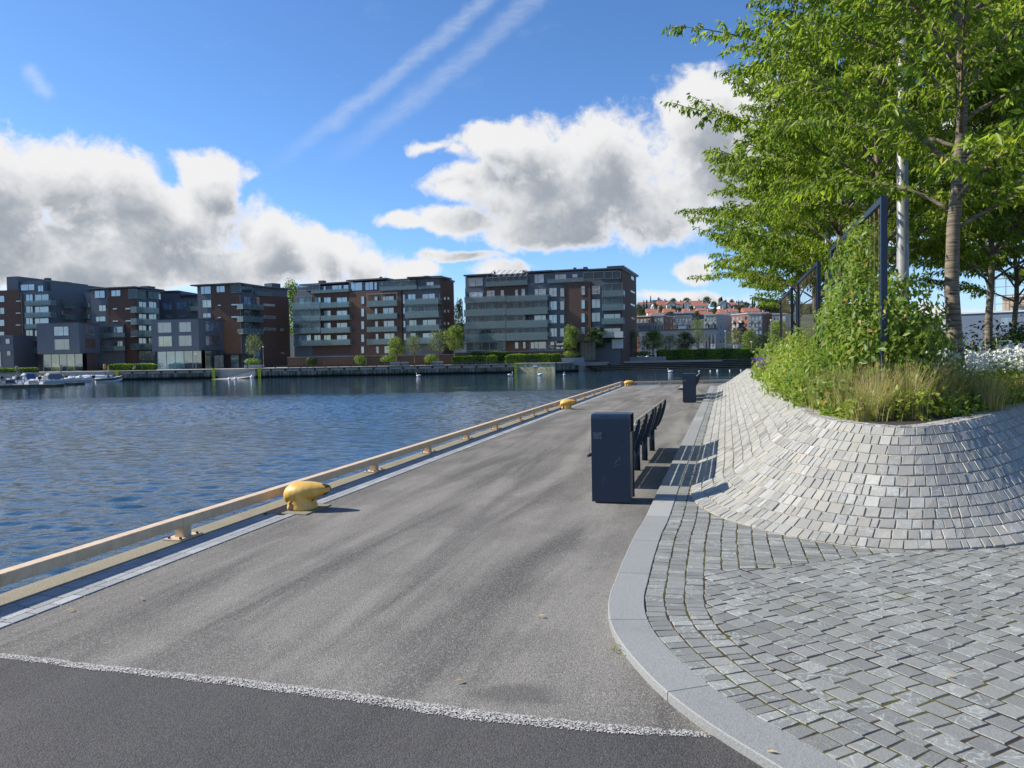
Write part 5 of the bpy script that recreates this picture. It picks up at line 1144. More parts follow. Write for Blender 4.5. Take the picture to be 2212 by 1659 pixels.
MA['timbercap']=simple('weathered_cap_timber',(.20,.185,.16),.85,0,.2,1)
xq=lambda x:at(*C1(x,900),157).x
fender('long weathered timber quay wall left of the concrete slipway',(xq(866),157.9),(xq(1640),157.3)); fender('long weathered timber quay wall under the middle apartment block',(xq(1925),157.1),(at(*C3(708,1300),157).x,156.9))
q0=at(*C3(728,1300),155.5).x; q1=at(*C3(1168,1300),155).x
b=MB(); root=empty('timber_jetty_block',(q0,155,0),'square sunlit mossy timber jetty block with a small white sign','quay wall','timber faced quay walls')
b.prism([(q0,157.4),(q1,154.4),(q1+8,168),(q0,168)],-6,.42); b.build('core','promenade',root)
F0=Face((q0,157.2),(q1,154.2)); b=MB(); s=0
while s<F0.L: F0.box(b,s+.015,min(F0.L,s+.27)-.015,-1.9,.25,.0,.14); s+=.27
b.build('boards','fender_sun',root); b=MB(); F0.box(b,-.1,F0.L+.1,.25,.50,-1,.3); b.build('cap_beam','timberpale',root)
F1=Face((q1,154.4),(q1+7.2,167)); b=MB(); s=.3
while s<F1.L: F1.box(b,s+.015,s+.27-.015,-1.9,.25,.0,.14); s+=.27
b.build('boards','fender',root); u0,u1,z0,z1=F0.rect(C3,(918,1245,965,1278),.2); b=MB(); F0.box(b,u0,u1,z0,z1,.15,.2); b.build('sign','framew',root)
# slipway
x0,x1=xq(1660),xq(1925); b=MB(); b.add([(x0,157.2,-1.7),(x1,157,-1.2),(x1+.5,157,GZ),(x0+9,157.1,GZ),(x0-3,151,-1.75),(x1-3,151,-1.75)],[(0,1,2,3),(4,5,1,0)]); tag(b.build('slipway','concrete'),kind='structure')
# steps to the water
b=MB(); xs=at(*C3(1450,1300),165).x; 
for i in range(6):
    z=GZ-.02-i*.36; y0=171-i*1.6; b.box((xs+i*.9 if i<6 else xs,y0-1.6,z-.36),(130,y0+(3 if i==0 else 0),z-.02-.0))
o=b.build('harbour_steps','timbersteps'); tag(o,kind='structure')
b=MB()
for i in range(6): z=GZ-.035-i*.36; y0=171-i*1.6; b.box((xs+i*.9,y0-1.7,z),(130,y0-1.35,z+.05))
tag(b.build('step_edges','timberpale'),kind='structure')
# ladders
LB=['left yellow ladder on the quay wall beside the boats','yellow ladder left of the slipway','yellow ladder right of the slipway','yellow ladder beside the timber jetty block']
for lb,(px,Y) in zip(LB,((C1(885,900)[0],157.3),(C1(1613,900)[0],156.9),(C1(1958,900)[0],156.6),(C3(717,1300)[0],156.4))):
    q=at(px,805,Y); b=MB(); wd=.19
    root=empty('quay_ladder',(q.x,Y,-1.9),lb,'ladder','yellow ladders on the quay walls')
    for sx in(-wd,wd): b.box((q.x+sx-.05,Y-.15,-2.0),(q.x+sx+.05,Y+.02,GZ+.25))
    b.build('rails','ladder',root); b=MB()
    for k in range(8): b.box((q.x-wd+.05,Y-.12,-1.8+k*.3),(q.x+wd-.05,Y-.02,-1.62+k*.3))
    b.build('rungs','ladder',root)
# low guard beam with posts along promenade
b=MB()
# terrace wall of brick
def wallseg(name,label,c,x0,x1,ytop,ybot,Y,m,th=.5,cat='wall',group=None,cap=None):
    p=at(*c(x0,ybot),Y); q=at(*c(x1,ybot),Y); zt=at(*c((x0+x1)/2,ytop),Y).z; root=empty(name,(p.x,Y,GZ),label,cat,group); b=MB(); b.box((p.x,Y,-.3),(q.x,Y+th,zt)); b.build('body',m,root)
    if cap: b=MB(); b.box((p.x-.05,Y-.06,zt),(q.x+.05,Y+th+.06,zt+.12)); b.build('coping',cap,root)
    return root
wallseg('terrace_wall','long low brick terrace wall below the middle apartment block',C2,90,2212,1185,1300,170,'brick',.6,group='garden walls on the promenade',cap='planter')
wallseg('terrace_wall','low brick terrace wall below the right apartment block, behind the clipped hedges',C3,20,1280,1105,1190,165,'brick',.6,group='garden walls on the promenade',cap='planter')
P_=lambda n,lb,c,x0,x1,yt,yb,Y:wallseg(n,lb,c,x0,x1,yt,yb,Y,'planter',1.6,'planter','concrete planters on the promenade')
P_('planter','long concrete planter under the first small green tree of the promenade',C2,1305,1525,1255,1298,160); P_('planter','concrete planter beside the round shrub on the promenade',C2,1800,1930,1245,1290,160); P_('planter','wide pale planter in front of the slatted pavilion',C3,1250,1510,1172,1215,162); P_('planter','long concrete planter at the head of the harbour steps',C3,1860,2450,1162,1205,176); P_('planter','concrete planter holding a small tree by the brick tower entrance',C1,1840,1975,820,850,165)
# hedges
def hedge(label,c,x0,x1,yt,yb,Y,dep,n,matn='hedge',L=.22):
    p=at(*c(x0,yb),Y); q=at(*c(x1,yb),Y); zt=at(*c((x0+x1)/2,yt),Y).z; zb=GZ; root=empty('clipped_hedge',(p.x,Y,GZ),label,'hedge','clipped hedges on the promenade')
    w_,h_=q.x-p.x,zt-zb; u=rng.random((n,3)); f=rng.random(n); pos=np.c_[p.x+u[:,0]*w_,Y+u[:,1]*dep,zb+u[:,2]*h_]
    top=f<.45; pos[top,2]=zb+h_*(.95+.07*rng.random(top.sum())+.04*np.sin(pos[top,0]*1.3)); fr=(f>=.45)&(f<.9); pos[fr,1]=Y+.15*rng.random(fr.sum())
    e=np.minimum(pos[:,0]-p.x,q.x-pos[:,0]); pos[:,2]-=np.clip(.6-e,0,1)*.5*(pos[:,2]>zb+h_*.7)
    nr=unit(rng.normal(size=(n,3))*.6+np.where(top[:,None],[[0,0,1.]],[[0,-1.,.2]])); ax=unit(np.cross(nr,rng.normal(size=(n,3)))); LL=L*rng.uniform(.7,1.3,n)
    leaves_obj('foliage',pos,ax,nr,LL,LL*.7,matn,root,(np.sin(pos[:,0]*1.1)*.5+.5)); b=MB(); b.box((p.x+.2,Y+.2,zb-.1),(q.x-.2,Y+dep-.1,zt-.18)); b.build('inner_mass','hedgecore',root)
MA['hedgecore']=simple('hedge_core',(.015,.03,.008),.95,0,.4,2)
hedge('clipped hedge left of the middle gap below the right block',C3,-20,505,1153,1222,163,1.5,3500); hedge('longer clipped hedge below the right apartment block',C3,598,1248,1133,1205,162,1.5,4500); hedge('very long clipped hedge above the harbour steps in front of the white hall',C4,460,1830,925,1060,178,3.5,9000); hedge('dark clipped hedge between the two slate boxes',C1,812,1165,815,856,168,1.5,2500); hedge('low clipped hedge at the left edge behind the boats',C1,-250,278,848,874,166,1.2,2500); hedge('thin clipped hedge strip on the terrace of the right block',C3,180,640,1105,1128,164.2,.6,1200)
# round shrubs
def rshrub(label,c,x0,x1,yt,yb,Y,matn='hedge',n=1400,name='round_shrub',L=.22):
    p=at(*c(x0,yb),Y); q=at(*c(x1,yb),Y); t=at(*c((x0+x1)/2,yt),Y); cx=(p.x+q.x)/2; rx=(q.x-p.x)/2; rz_=(t.z-min(p.z,t.z-.6))/2; cz=t.z-rz_; root=empty(name,(cx,Y,GZ),label,'shrub','round shrubs on the promenade')
    P,ax,nr,LL,Wd,cl=blob_leaves([(cx,Y,cz,rx,rx*.8,rz_),(cx-rx*.3,Y,cz+rz_*.1,rx*.6,rx*.6,rz_*.8),(cx+rx*.35,Y,cz,rx*.6,rx*.6,rz_*.85)],n,L,.6,.3,.2,ground=GZ); leaves_obj('foliage',P,ax,nr,LL,Wd,matn,root,cl)
    b=MB(); b.tube([(cx,Y,GZ-.1),(cx,Y,cz)],.08,6); b.build('stem','bark',root)
for lb,c,x0,x1,yt,yb,Y,m_ in(('dark round shrub against the terrace wall, leftmost of the row',C2,305,445,1190,1300,168,'darkleaf'),('variegated green round shrub behind the walking person',C2,878,1025,1178,1282,168,'farleaf'),('green round shrub on the terrace wall left of the first small tree',C2,1195,1370,1175,1280,168,'farleaf'),('round shrub beside the short concrete planter',C2,1712,1880,1165,1272,167,'farleaf'),('broad yellowish shrub in the planter before the pavilion',C3,1268,1458,1088,1170,163.2,'farleaf'),('very dark ball of topiary near the brick corner',C4,-40,57,885,990,182,'darkleaf'),('flat golden shrub in the long planter by the steps',C4,135,370,950,1020,177.5,'farleaf'),('shrub in the tower entrance planter',C1,1848,1965,772,822,166,'hedge')): rshrub(lb,c,x0,x1,yt,yb,Y,m_)
# ---- far trees
def fartree(seed,H,R,first,dens,L=.30,mat_='farleaf',tr=.14):
    rg=np.random.default_rng(seed); b=MB(); b.tube([(0,0,-.1),(.05,0,H*.35),(0,.05,H*.7),(0,0,H*.95)],[tr,tr*.8,tr*.5,.03],7); bl=[]
    for i in range(17):
        a=i*2.4; h=first+(H-first)*(.12+.84*i/16); r=R*(1-abs((h-first)/(H-first)-.4)*.9)*rg.uniform(.45,.8); c=(r*math.cos(a),r*math.sin(a),h); b.tube([(0,0,h*.72),(c[0]*.5,c[1]*.5,h*.86),c],[tr*.4,tr*.25,.02],5)
        s=R*rg.uniform(.22,.44); bl.append((*c,s,s,s*.72))
    bl.append((0,0,H*.9,R*.4,R*.4,R*.4)); P,ax,nr,LL,Wd,cl=blob_leaves(bl,dens,L,.5,.4,.4,noise=.3); return b,P,ax,nr,LL,cl
def mk(name,g_,label,cat,group,matn):
    b,P,ax,nr,LL,cl=g_; root=empty(name,(0,0,0),label,cat,group); b.build('trunk','bark',root); leaves_obj('crown',P,ax,nr,LL,LL*.5,matn,root,cl); return root
GP='young trees along the far promenade'
T0=mk('promenade_tree',fartree(1,7,2.5,2.9,2800),'','tree',GP,'farleaf'); T1=mk('promenade_tree',fartree(2,7,2.6,2.7,1400,.26),'','tree',GP,'farleaf2'); T2=mk('promenade_tree',fartree(5,7,2.6,2.5,3200,.28),'','tree',GP,'darkleaf')
used={}
def puttree(src,label,c,x0,x1,yt,yb,Y):
    p=at(*c(x0,yt),Y); q=at(*c(x1,yt),Y); H=at(*c((x0+x1)/2,yt),Y).z-GZ; W_=(q.x-p.x)
    o=src if src.name not in used else copy_tree(src); used[src.name]=1; o.location=((p.x+q.x)/2,Y,GZ); o.rotation_euler=(0,0,random.uniform(0,6)); s=H/7.0; sx=W_/4.6; o.scale=(sx,sx,s); o['label']=label
puttree(T0,'bright green small tree above the long concrete planter',C2,1262,1490,975,1240,161); puttree(T1,'sparse grey-green small tree right of the bright one',C2,1480,1700,945,1260,163); puttree(T1,'wide sparse yellowish tree before the right end of the middle block',C2,1735,2020,895,1240,163); puttree(T0,'tall full tree in the gap between the middle and right blocks',C2,1925,2195,845,1190,166)
puttree(T0,'upright tree before the curved brick panel of the right block',C3,1255,1460,818,1060,163); puttree(T2,'dark dense tree beside the slatted pavilion',C3,1505,1790,828,1100,168); puttree(T1,'airy tree in front of the brick end wall of the right block',C3,1945,2170,865,1150,178)
puttree(T0,'airy tree left of the white hall, above the golden shrub',C4,215,560,690,1000,182); puttree(T1,'second airy tree before the white hall, left of the dark one',C4,480,740,738,940,184); puttree(T2,'dark bushy tree in front of the white hall',C4,670,950,700,930,186); puttree(T1,'thin grey-green tree in front of the garage door of the white hall',C4,880,1100,678,920,186); puttree(T1,'wide olive tree above the low annex',C4,1360,1640,670,910,205); puttree(T0,'bright green tree right of the olive tree above the hedge',C4,1560,1780,680,920,200); puttree(T0,'leafy tree at the far right end of the long hedge',C4,1920,2250,560,920,200); puttree(T2,'small dark tree between the annex trees',C4,1740,1930,740,925,215); puttree(T1,'small young tree in the tower entrance planter',C1,1845,1975,603,760,165.5); puttree(T0,'pale green tree in the gap right of the brick tower',C1,2120,2300,215,760,222); puttree(T2,'dark green tree filling the gap beside the right block',C3,-10,130,520,850,220); puttree(T1,'green tree in front of the middle pale blocks',C4,880,1070,530,680,262); puttree(T2,'dark tree behind the steps at the right margin of the hedge',C4,1850,2000,700,930,225)
# ---- pavilion, lamps, bollards
def boxw(b,c,r,Y,dep,mi=0): 
    p=at(*c(r[0],(r[1]+r[3])/2),Y); q=at(*c(r[2],(r[1]+r[3])/2),Y); xm=(r[0]+r[2])/2; b.box((p.x,Y,at(*c(xm,r[3]),Y).z),(q.x,Y+dep,at(*c(xm,r[1]),Y).z),mi)
root=empty('slatted_pavilion',(at(*C3(1550,1180),164).x,164,GZ),'dark timber pavilion with tall vertical slats and a flat roof','pavilion'); b=MB(); boxw(b,C3,(1190,975,1635,990),163.6,6); b.build('roof','timberdark',root)
b=MB(); x=1468
while x<1632: boxw(b,C3,(x,990,x+7,1200),164,.12); x+=16
b.build('slats','timberpale',root); b=MB(); boxw(b,C3,(1395,990,1470,1180),166,.2); boxw(b,C3,(1280,1030,1400,1110),167,.2); b.build('back_wall','timberdark',root)
root=empty('small_shelter',(at(*C3(1200,1130),166).x,166,GZ),'small open shelter with pale posts beside the clipped hedge','shelter'); b=MB(); boxw(b,C3,(1115,1028,1290,1042),165.6,3); b.build('roof','timberdark',root); b=MB()
for x in(1140,1232,1280): boxw(b,C3,(x,1042,x+9,1140),166,.15)
b.build('posts','timberpale',root)
def pole(name,label,c,x,yt,yb,Y,r,cat,group,head=True,m='steel'):
    p=at(*c(x,yb),Y); t=at(*c(x,yt),Y); root=empty(name,(p.x,Y,GZ),label,cat,group); b=MB(); b.tube([(p.x,Y,GZ-.1),(p.x,Y,t.z)],r,8); b.build('pole',m,root)
    if head: b=MB(); b.tube([(p.x,Y,t.z),(p.x,Y,t.z+.12),(p.x,Y,t.z+.25),(p.x,Y,t.z+.3)],[r*1.2,r*3.2,r*3,r],10); b.build('lamp_head','white',root)
for i,(c,x,yt,yb,Y,r,lb) in enumerate(((C3,1928,935,1150,172,.07,'street lamp beside the brick corner of the right block'),(C4,1970,545,900,195,.09,'tall street lamp at the right before the far blocks'),(C4,1358,690,830,210,.08,'street lamp right of the white hall'),(C4,268,830,950,182,.06,'slim white pole left of the white hall'),(C4,1704,835,915,190,.07,'short white pole above the long hedge'),(C1,1480,745,850,166,.06,'globe lamp in front of the teal glass'),(C1,1988,690,850,164,.06,'lamp pole before the brick tower'))): pole('street_lamp',lb,c,x,yt,yb,Y,r,'street lamp','street lamps on the far shore')
for i,(c,x,yt,Y,lb) in enumerate(((C2,320,1255,159,'low dark bollard light left of the dark shrub'),(C2,530,1240,163,'bollard light in front of the brick terrace wall'),(C2,1030,1235,160,'bollard light right of the walking person'),(C2,1422,1235,158.6,'bollard light in front of the long planter'),(C2,1767,1230,160,'bollard light near the short planter'),(C3,390,1180,159,'bollard light at the right end of the first hedge'),(C3,1105,1190,160,'bollard light before the longer hedge'),(C3,1790,1148,171,'left bollard light at the head of the steps'),(C3,1845,1142,173,'second bollard light beside the long planter'),(C4,652,995,174,'bollard light in front of the very long hedge, left'),(C4,1550,970,174,'bollard light in front of the very long hedge, right'),(C1,1880,810,162,'bollard light by the tower entrance'),(C1,1090,820,163,'bollard light before the dark hedge'))):
    pole('bollard_light',lb,c,x,yt,1300,Y,.12,'bollard light','bollard lights on the promenade',False,'timberdark')
for lb,c,x0,x1,y,Y in(('dark bench before the first hedge',C3,80,275,1218,161.5),('dark bench before the longer hedge',C3,800,1000,1205,160.5),('long bench by the brick terrace wall',C2,1155,1300,1272,165),('bench at the right of the middle quay',C2,2140,2290,1262,161)):
    p=at(*c(x0,y),Y); q=at(*c(x1,y),Y); root=empty('promenade_bench',(p.x,Y,GZ),lb,'bench','dark benches on the promenade'); b=MB(); b.box((p.x,Y,GZ+.38),(q.x,Y+.5,GZ+.46)); b.build('seat','timberdark',root); b=MB(); b.box((p.x,Y+.52,GZ+.5),(q.x,Y+.57,GZ+.85)); b.build('backrest','timberdark',root)
    for s in(.1,.9): b=MB(); xx=p.x+(q.x-p.x)*s; b.box((xx-.05,Y+.05,GZ),(xx+.05,Y+.45,GZ+.378)); b.build('leg','steel',root)
# ---- hall, annex, sheds
pA=at(*C4(205,930),219); pB=at(*C4(1240,930),214); F0=Face(pA,pB); root=empty('white_hall',(pA.x,pA.y,GZ),'long pale rendered hall with buttressed right end and a garage door','building'); bk=F0.n*30
block(root,[pA,pB,pB-bk,pA-bk],-.3,F0.hit(*C4(720,672))[1],'hallgrey'); u0,u1,z0,z1=F0.rect(C4,(205,664,1240,674)); b=MB(); F0.box(b,-.3,F0.L+.3,z0,z0+.35,-30,.3); b.build('roof_edge','roofdark',root)
for x in(760,1070,1110,1155,1205): 
    u0,u1,z0,z1=F0.rect(C4,(x,735,x+22,930)); b=MB(); F0.box(b,u0,u1,-.3,z1,0,.9); b.build('buttress','hallgrey',root)
for x in(1090,1165): window(root,F0,C4,(x,755,x+24,840),'glass',mull=False)
panel(root,F0,C4,(865,845,1058,928),'framew',.12,'garage_door'); 
for x in(235,300,440,545,720,730): window(root,F0,C4,(x,898,x+25,935),'glass',mull=False,w=.02)
for r in((725,618,836,672),): 
    u0,u1,z0,z1=F0.rect(C4,r,-6); b=MB(); F0.box(b,u0,u1,z0-1,z1,-10,-6); b.build('skylight_box','framew',root)
    for k in range(5): b=MB(); F0.box(b,u0+.3+(u1-u0-.4)*k/5,u0+(u1-u0-.4)*(k+1)/5,z0-.2,z1-.3,-6,-5.97); b.build('window','glass_b',root)
u0,u1,z0,z1=F0.rect(C4,(170,575,372,665),-8); b=MB(); F0.box(b,u0,u1,z0-2,z1,-12,-8); o=b.build('roof_room','clad',root)
for k in range(4): b=MB(); F0.box(b,u0+.5+(u1-u0-.6)*k/4,u0+(u1-u0-.6)*(k+1)/4,z0+.4,z1-.7,-8,-7.96); b.build('window','glass',root)
pA=at(*C4(1240,930),216); pB=at(*C4(1600,930),216); F0=Face(pA,pB); root=empty('low_annex',(pA.x,pA.y,GZ),'low concrete annex with a wide white framed gate, right of the white hall','building'); block(root,[pA,pB,pB-F0.n*12,pA-F0.n*12],-.3,F0.hit(*C4(1400,840))[1],'concrete'); panel(root,F0,C4,(1372,862,1545,925),'framew',.1,'gate_frame'); panel(root,F0,C4,(1382,872,1535,925),'hallgrey',.13,'gate')
for lb,x,y in(('white square sign on a post before the white hall',1188,885),('small white sign on a post before the annex',1487,900)):
    p=at(*C4(x,y),200); root=empty('road_sign',(p.x,200,GZ),lb,'sign','white signs near the hall'); b=MB(); b.box((p.x-.04,200,GZ),(p.x+.04,200.06,p.z)); b.build('post','steel',root); b=MB(); b.box((p.x-.55,199.9,p.z-.6),(p.x+.55,199.97,p.z+.6)); b.build('board','white',root); b=MB(); b.box((p.x-.1,199.86,p.z-.35),(p.x,199.9,p.z+.4)); b.box((p.x,199.86,p.z+.25),(p.x+.25,199.9,p.z+.4)); b.box((p.x+.2,199.86,p.z),(p.x+.3,199.9,p.z+.25)); b.box((p.x,199.86,p.z-.05),(p.x+.25,199.9,p.z+.08)); b.build('lettering','timberdark',root)
def car(label,c,x0,x1,yb,Y,m):
    p=at(*c(x0,yb),Y); q=at(*c(x1,yb),Y); L=4.4; root=empty('parked_car',(p.x,Y,GZ),label,'car','cars parked beside the hall'); pr=[(0,.3),(0,.75),(.5,.85),(1.1,.92),(1.7,1.4),(3.1,1.42),(3.8,.95),(4.35,.8),(4.4,.3)]; b=MB(); n=len(pr); vs=[(p.x+x,Y,GZ+z) for x,z in pr]+[(p.x+x,Y+1.7,GZ+z) for x,z in pr]
    b.add(vs,[tuple(range(n)),tuple(range(n,2*n))[::-1]]+[(i,n+i,n+(i+1)%n,(i+1)%n) for i in range(n)]); b.build('body',m,root,bevel=.06)
    for x in(.85,3.5):
        b=MB(); b.tube([(p.x+x,Y-.03,GZ+.32),(p.x+x,Y+.2,GZ+.32)],.32,14); b.build('wheel','black',root)
    b=MB(); b.box((p.x+1.55,Y-.01,GZ+.95),(p.x+3.2,Y+.02,GZ+1.32)); b.build('window','glass',root)
car('small white parked car at the left end of the long hedge',C4,440,560,1000,184,'white'); car('silver parked car behind the golden shrub',C4,245,380,965,190,'white')
# ---- far apartment blocks on the slope
def fblock(label,c,x0,x1,d0,d1,yt,rows_,cols,m,x2=None,d2=None,m2=None,hz0=3):
    pA=at(*c(x0,700),d0); pB=at(*c(x1,700),d1); F0=Face(pA,pB); root=empty('hillside_block',(pA.x,pA.y,hz0),label,'building','apartment blocks below the hill'); zt=F0.hit(*c((x0+x1)/2,yt))[1]
    if x2: pC=at(*c(x2,700),d2)
    else: pC=pB-F0.n*12
    pD=pA+(pC-pB); block(root,[pA,pB,pC,pD],0,zt,m); b=MB(); b.prism([(p.x,p.y) for p in(pA+F0.n*.3,pB+F0.n*.3,pC,pD)],zt,zt+.4); b.build('roof','concrete',root)
    for j in range(rows_):
        z=zt-2.2-j*2.9
        for i in range(cols):
            u=F0.L*(i+.5)/cols; wd=F0.L/cols*.52; b=MB(); F0.box(b,u-wd/2,u+wd/2,z-.1,z+1.3,-.1,.05); b.build('window',random.choice(['glass','glass_b','glass_c']),root)
            if i%2==0: b=MB(); F0.box(b,u-wd*.8,u+wd*.8,z-1.25,z-.35,.05,1.1); b.build('balcony','concrete',root)
    if x2:
        FB=Face(pB,pC)
        if m2: b=MB(); FB.box(b,0.02,FB.L-.02,0,zt-.05,-.1,.06); b.build('side_wall',m2,root)
        for j in range(rows_):
            z=zt-2.2-j*2.9
            for i in range(2): u=FB.L*(i+.5)/2; b=MB(); FB.box(b,u-.5,u+.5,z,z+1.2,.0,.1); b.build('window','glass_b',root)
fblock('pale brick low wing at the left behind the white hall roof',C4,165,362,300,297,492,2,4,'redbrick'); fblock('grey block with brick side, left of the bushy gap',C4,362,530,300,298,482,4,4,'concrete',660,312,'redbrick'); fblock('dark grey block behind the skylight of the white hall',C4,655,900,318,316,488,4,6,'clad_light'); fblock('pale sunlit panel block with dark window bands at the centre of the slope',C4,1072,1238,300,298,472,6,4,'concrete',1440,318,'clad_light'); fblock('red brick stepped block with a sunlit wall right of centre',C4,1440,1662,322,312,462,6,4,'redbrick'); fblock('grey and red block with balconies at the right of the slope',C4,1662,1850,310,308,458,6,4,'clad_light',1950,322,'redbrick'); fblock('rightmost grey blue block partly behind the leaves',C4,1945,2165,325,322,460,6,5,'clad_light')
panel_root=empty('dark_roof_building',(at(*C4(700,470),340).x,340,8),'long dark sheet roofed building above the brick blocks','building'); b=MB(); boxw(b,C4,(540,448,945,500),340,15); b.build('wall','clad',panel_root); b=MB(); boxw(b,C4,(940,465,1080,520),342,15); b.build('roof','roofdark',panel_root)
# ---- hill houses
def house(label,c,x0,x1,yr,ye,yb,Y,wallm,roofm,gable=False,wins=3,name='hill_house'):
    p=at(*c(x0,yb),Y); q=at(*c(x1,yb),Y); zr,ze=at(*c(x0,yr),Y).z,at(*c(x0,ye),Y).z; zb=p.z; x0,x1=p.x,q.x; dp=9.0; root=empty(name,(x0,Y,zb),label,'house','red roofed houses on the hill')
    b=MB(); b.box((x0,Y,zb-6),(x1,Y+dp,ze)); b.build('wall',wallm,root); b=MB(); o=.5
    if gable:
        xm=(x0+x1)/2; b2=MB(); b2.add([(x0,Y,ze),(x1,Y,ze),(xm,Y,zr-.25),(x0,Y+dp,ze),(x1,Y+dp,ze),(xm,Y+dp,zr-.25)],[(0,1,2),(5,4,3)]); b2.build('gable',wallm,root)
        for s in((x0-o,xm),(xm,x1+o)):
            z_=[ze-.3,zr] if s[0]<xm else [zr,ze-.3]
            b.add([(s[0],Y-o,z_[0]),(s[1],Y-o,z_[1]),(s[1],Y+dp+o,z_[1]),(s[0],Y+dp+o,z_[0]),(s[0],Y-o,z_[0]+.25),(s[1],Y-o,z_[1]+.25),(s[1],Y+dp+o,z_[1]+.25),(s[0],Y+dp+o,z_[0]+.25)],[(3,2,1,0),(4,5,6,7),(0,1,5,4),(1,2,6,5),(2,3,7,6),(3,0,4,7)])
    else:
        b.add([(x0-o,Y-o,ze-.2),(x1+o,Y-o,ze-.2),(x1+o,Y+dp/2,zr),(x0-o,Y+dp/2,zr),(x1+o,Y+dp+o,ze-.2),(x0-o,Y+dp+o,ze-.2)],[(0,1,2,3),(3,2,4,5),(0,3,5),(1,4,2),(0,5,4,1)])
    rf=b.build('roof',roofm,root); b=MB(); xc=x0+(x1-x0)*.7; b.box((xc,Y+dp*.4,zr-1),(xc+.9,Y+dp*.4+.9,zr+.9)); b.build('chimney','concrete',root)
    for i in range(wins):
        u=x0+(x1-x0)*(i+.5)/wins; b=MB(); hh=(ze-zb); b.box((u-.7,Y-.05,zb+hh*.35),(u+.7,Y+.05,zb+hh*.35+1.3)); b.build('window','glass',root)
HL=[('low orange roofed house at the left end of the ridge, beside tall conifers',210,355,288,325,350,520,'cream','terracotta',0,3),('dark roofed gabled house with a small white front on the ridge',400,520,262,310,335,530,'whitewall','roofdark',0,2),('large cream house with a red cross gable on the ridge',470,590,270,335,372,505,'cream','terracotta',0,3),('cream gable end attached to the red cross gabled roof',575,690,268,320,372,502,'cream','terracotta',1,2),('white house with a bright red hipped roof on the ridge',685,800,283,330,375,505,'whitewall','terracotta',0,2),('white gabled house front in the middle of the ridge',790,890,280,325,378,503,'whitewall','terracotta',1,2),('wide red roofed white house with a balcony on the ridge',900,1060,272,320,382,508,'whitewall','terracotta',0,3),('lower red roofed annex of the wide white house',945,1125,298,342,385,498,'whitewall','terracotta',0,4),('steep white gabled house standing alone right of the tall conifers',1285,1415,278,335,372,505,'whitewall','roofdark',1,2),('brown roofed house behind the leaves at the right of the ridge',1430,1560,295,335,360,512,'brick','terracotta',0,3),('small white gable at the right of the ridge',1545,1610,285,320,350,515,'whitewall','roofdark',1,1),
('terracotta terraced house leftmost in the lower row',322,455,378,430,470,440,'cream','terracotta',0,3),('lower terracotta roof behind the pale brick wing',380,510,425,470,490,425,'cream','terracotta',0,3),('second terracotta terraced house of the lower row',553,680,375,432,470,440,'cream','terracotta',0,3),('wide low terracotta roof right of the second terrace house',640,780,425,450,470,430,'cream','terracotta',0,3),('terracotta terraced house in the middle of the lower row',815,905,378,415,450,440,'cream','terracotta',0,2),('long terracotta roof under the middle of the lower row',800,945,408,440,455,430,'cream','terracotta',0,3),('dark gabled terracotta house right of the middle',1000,1155,372,405,445,440,'brick','terracotta',0,3),('white walled terracotta house above the pale panel block',1045,1185,413,462,490,425,'whitewall','terracotta',0,3),('pair of terracotta roofs left of the large stepped roof',1298,1370,380,430,455,440,'whitewall','terracotta',0,2),('terracotta house with a white dormer',1420,1525,375,420,455,440,'whitewall','terracotta',0,2),('long low terracotta roof over the stepped brick block',1275,1440,425,462,475,428,'whitewall','terracotta',0,3),('large stepped terracotta roof house at the right',1620,1740,365,425,455,436,'whitewall','terracotta',0,3),('rightmost large terracotta gabled house',1735,1815,360,418,450,436,'whitewall','terracotta',0,2),('low wide terracotta roof at the right end of the lower row',1745,1950,422,450,465,426,'cream','terracotta',0,3)]
for h in HL: house(h[0],C4,*h[1:9],h[9],bool(h[10]),h[11]) if False else house(h[0],C4,h[1],h[2],h[3],h[4],h[5],h[6],h[7],h[8],bool(h[9]),h[10])
# ---- hill trees
def conifer(seed):
    rg=np.random.default_rng(seed); b=MB(); b.tube([(0,0,-1),(0,0,11)],[.25,.05],6); P,ax,nr,LL,Wd,cl=blob_leaves([(0,0,4,1.6,1.6,3.6),(0,0,7.5,1.05,1.05,3.4),(0,0,10,.55,.55,2.2)],900,.9,.5,.3,.3,noise=.25); return b,P,ax,nr,LL,cl
HT='trees on the hillside'
TC=mk('hill_conifer',conifer(1),'','tree',HT,'conifer'); TR=mk('hill_tree',fartree(9,8,4.2,.5,1500,.75,tr=.2),'','tree',HT,'hilltree'); used2={}
def hillt(src,label,x,yt,yb,Y,wpx):
    p=at(*C4(x,yb),Y); t=at(*C4(x,yt),Y); q=at(*C4(x+wpx,yb),Y); o=src if src.name not in used2 else copy_tree(src); used2[src.name]=1; H=t.z-p.z
    s=H/(11.5 if src is TC else 8.0); sx=(q.x-p.x)/(3.2 if src is TC else 9.0); o.location=(p.x,Y,p.z); o.scale=(sx,sx,s); o.rotation_euler=(0,0,random.uniform(0,6)); o['label']=label
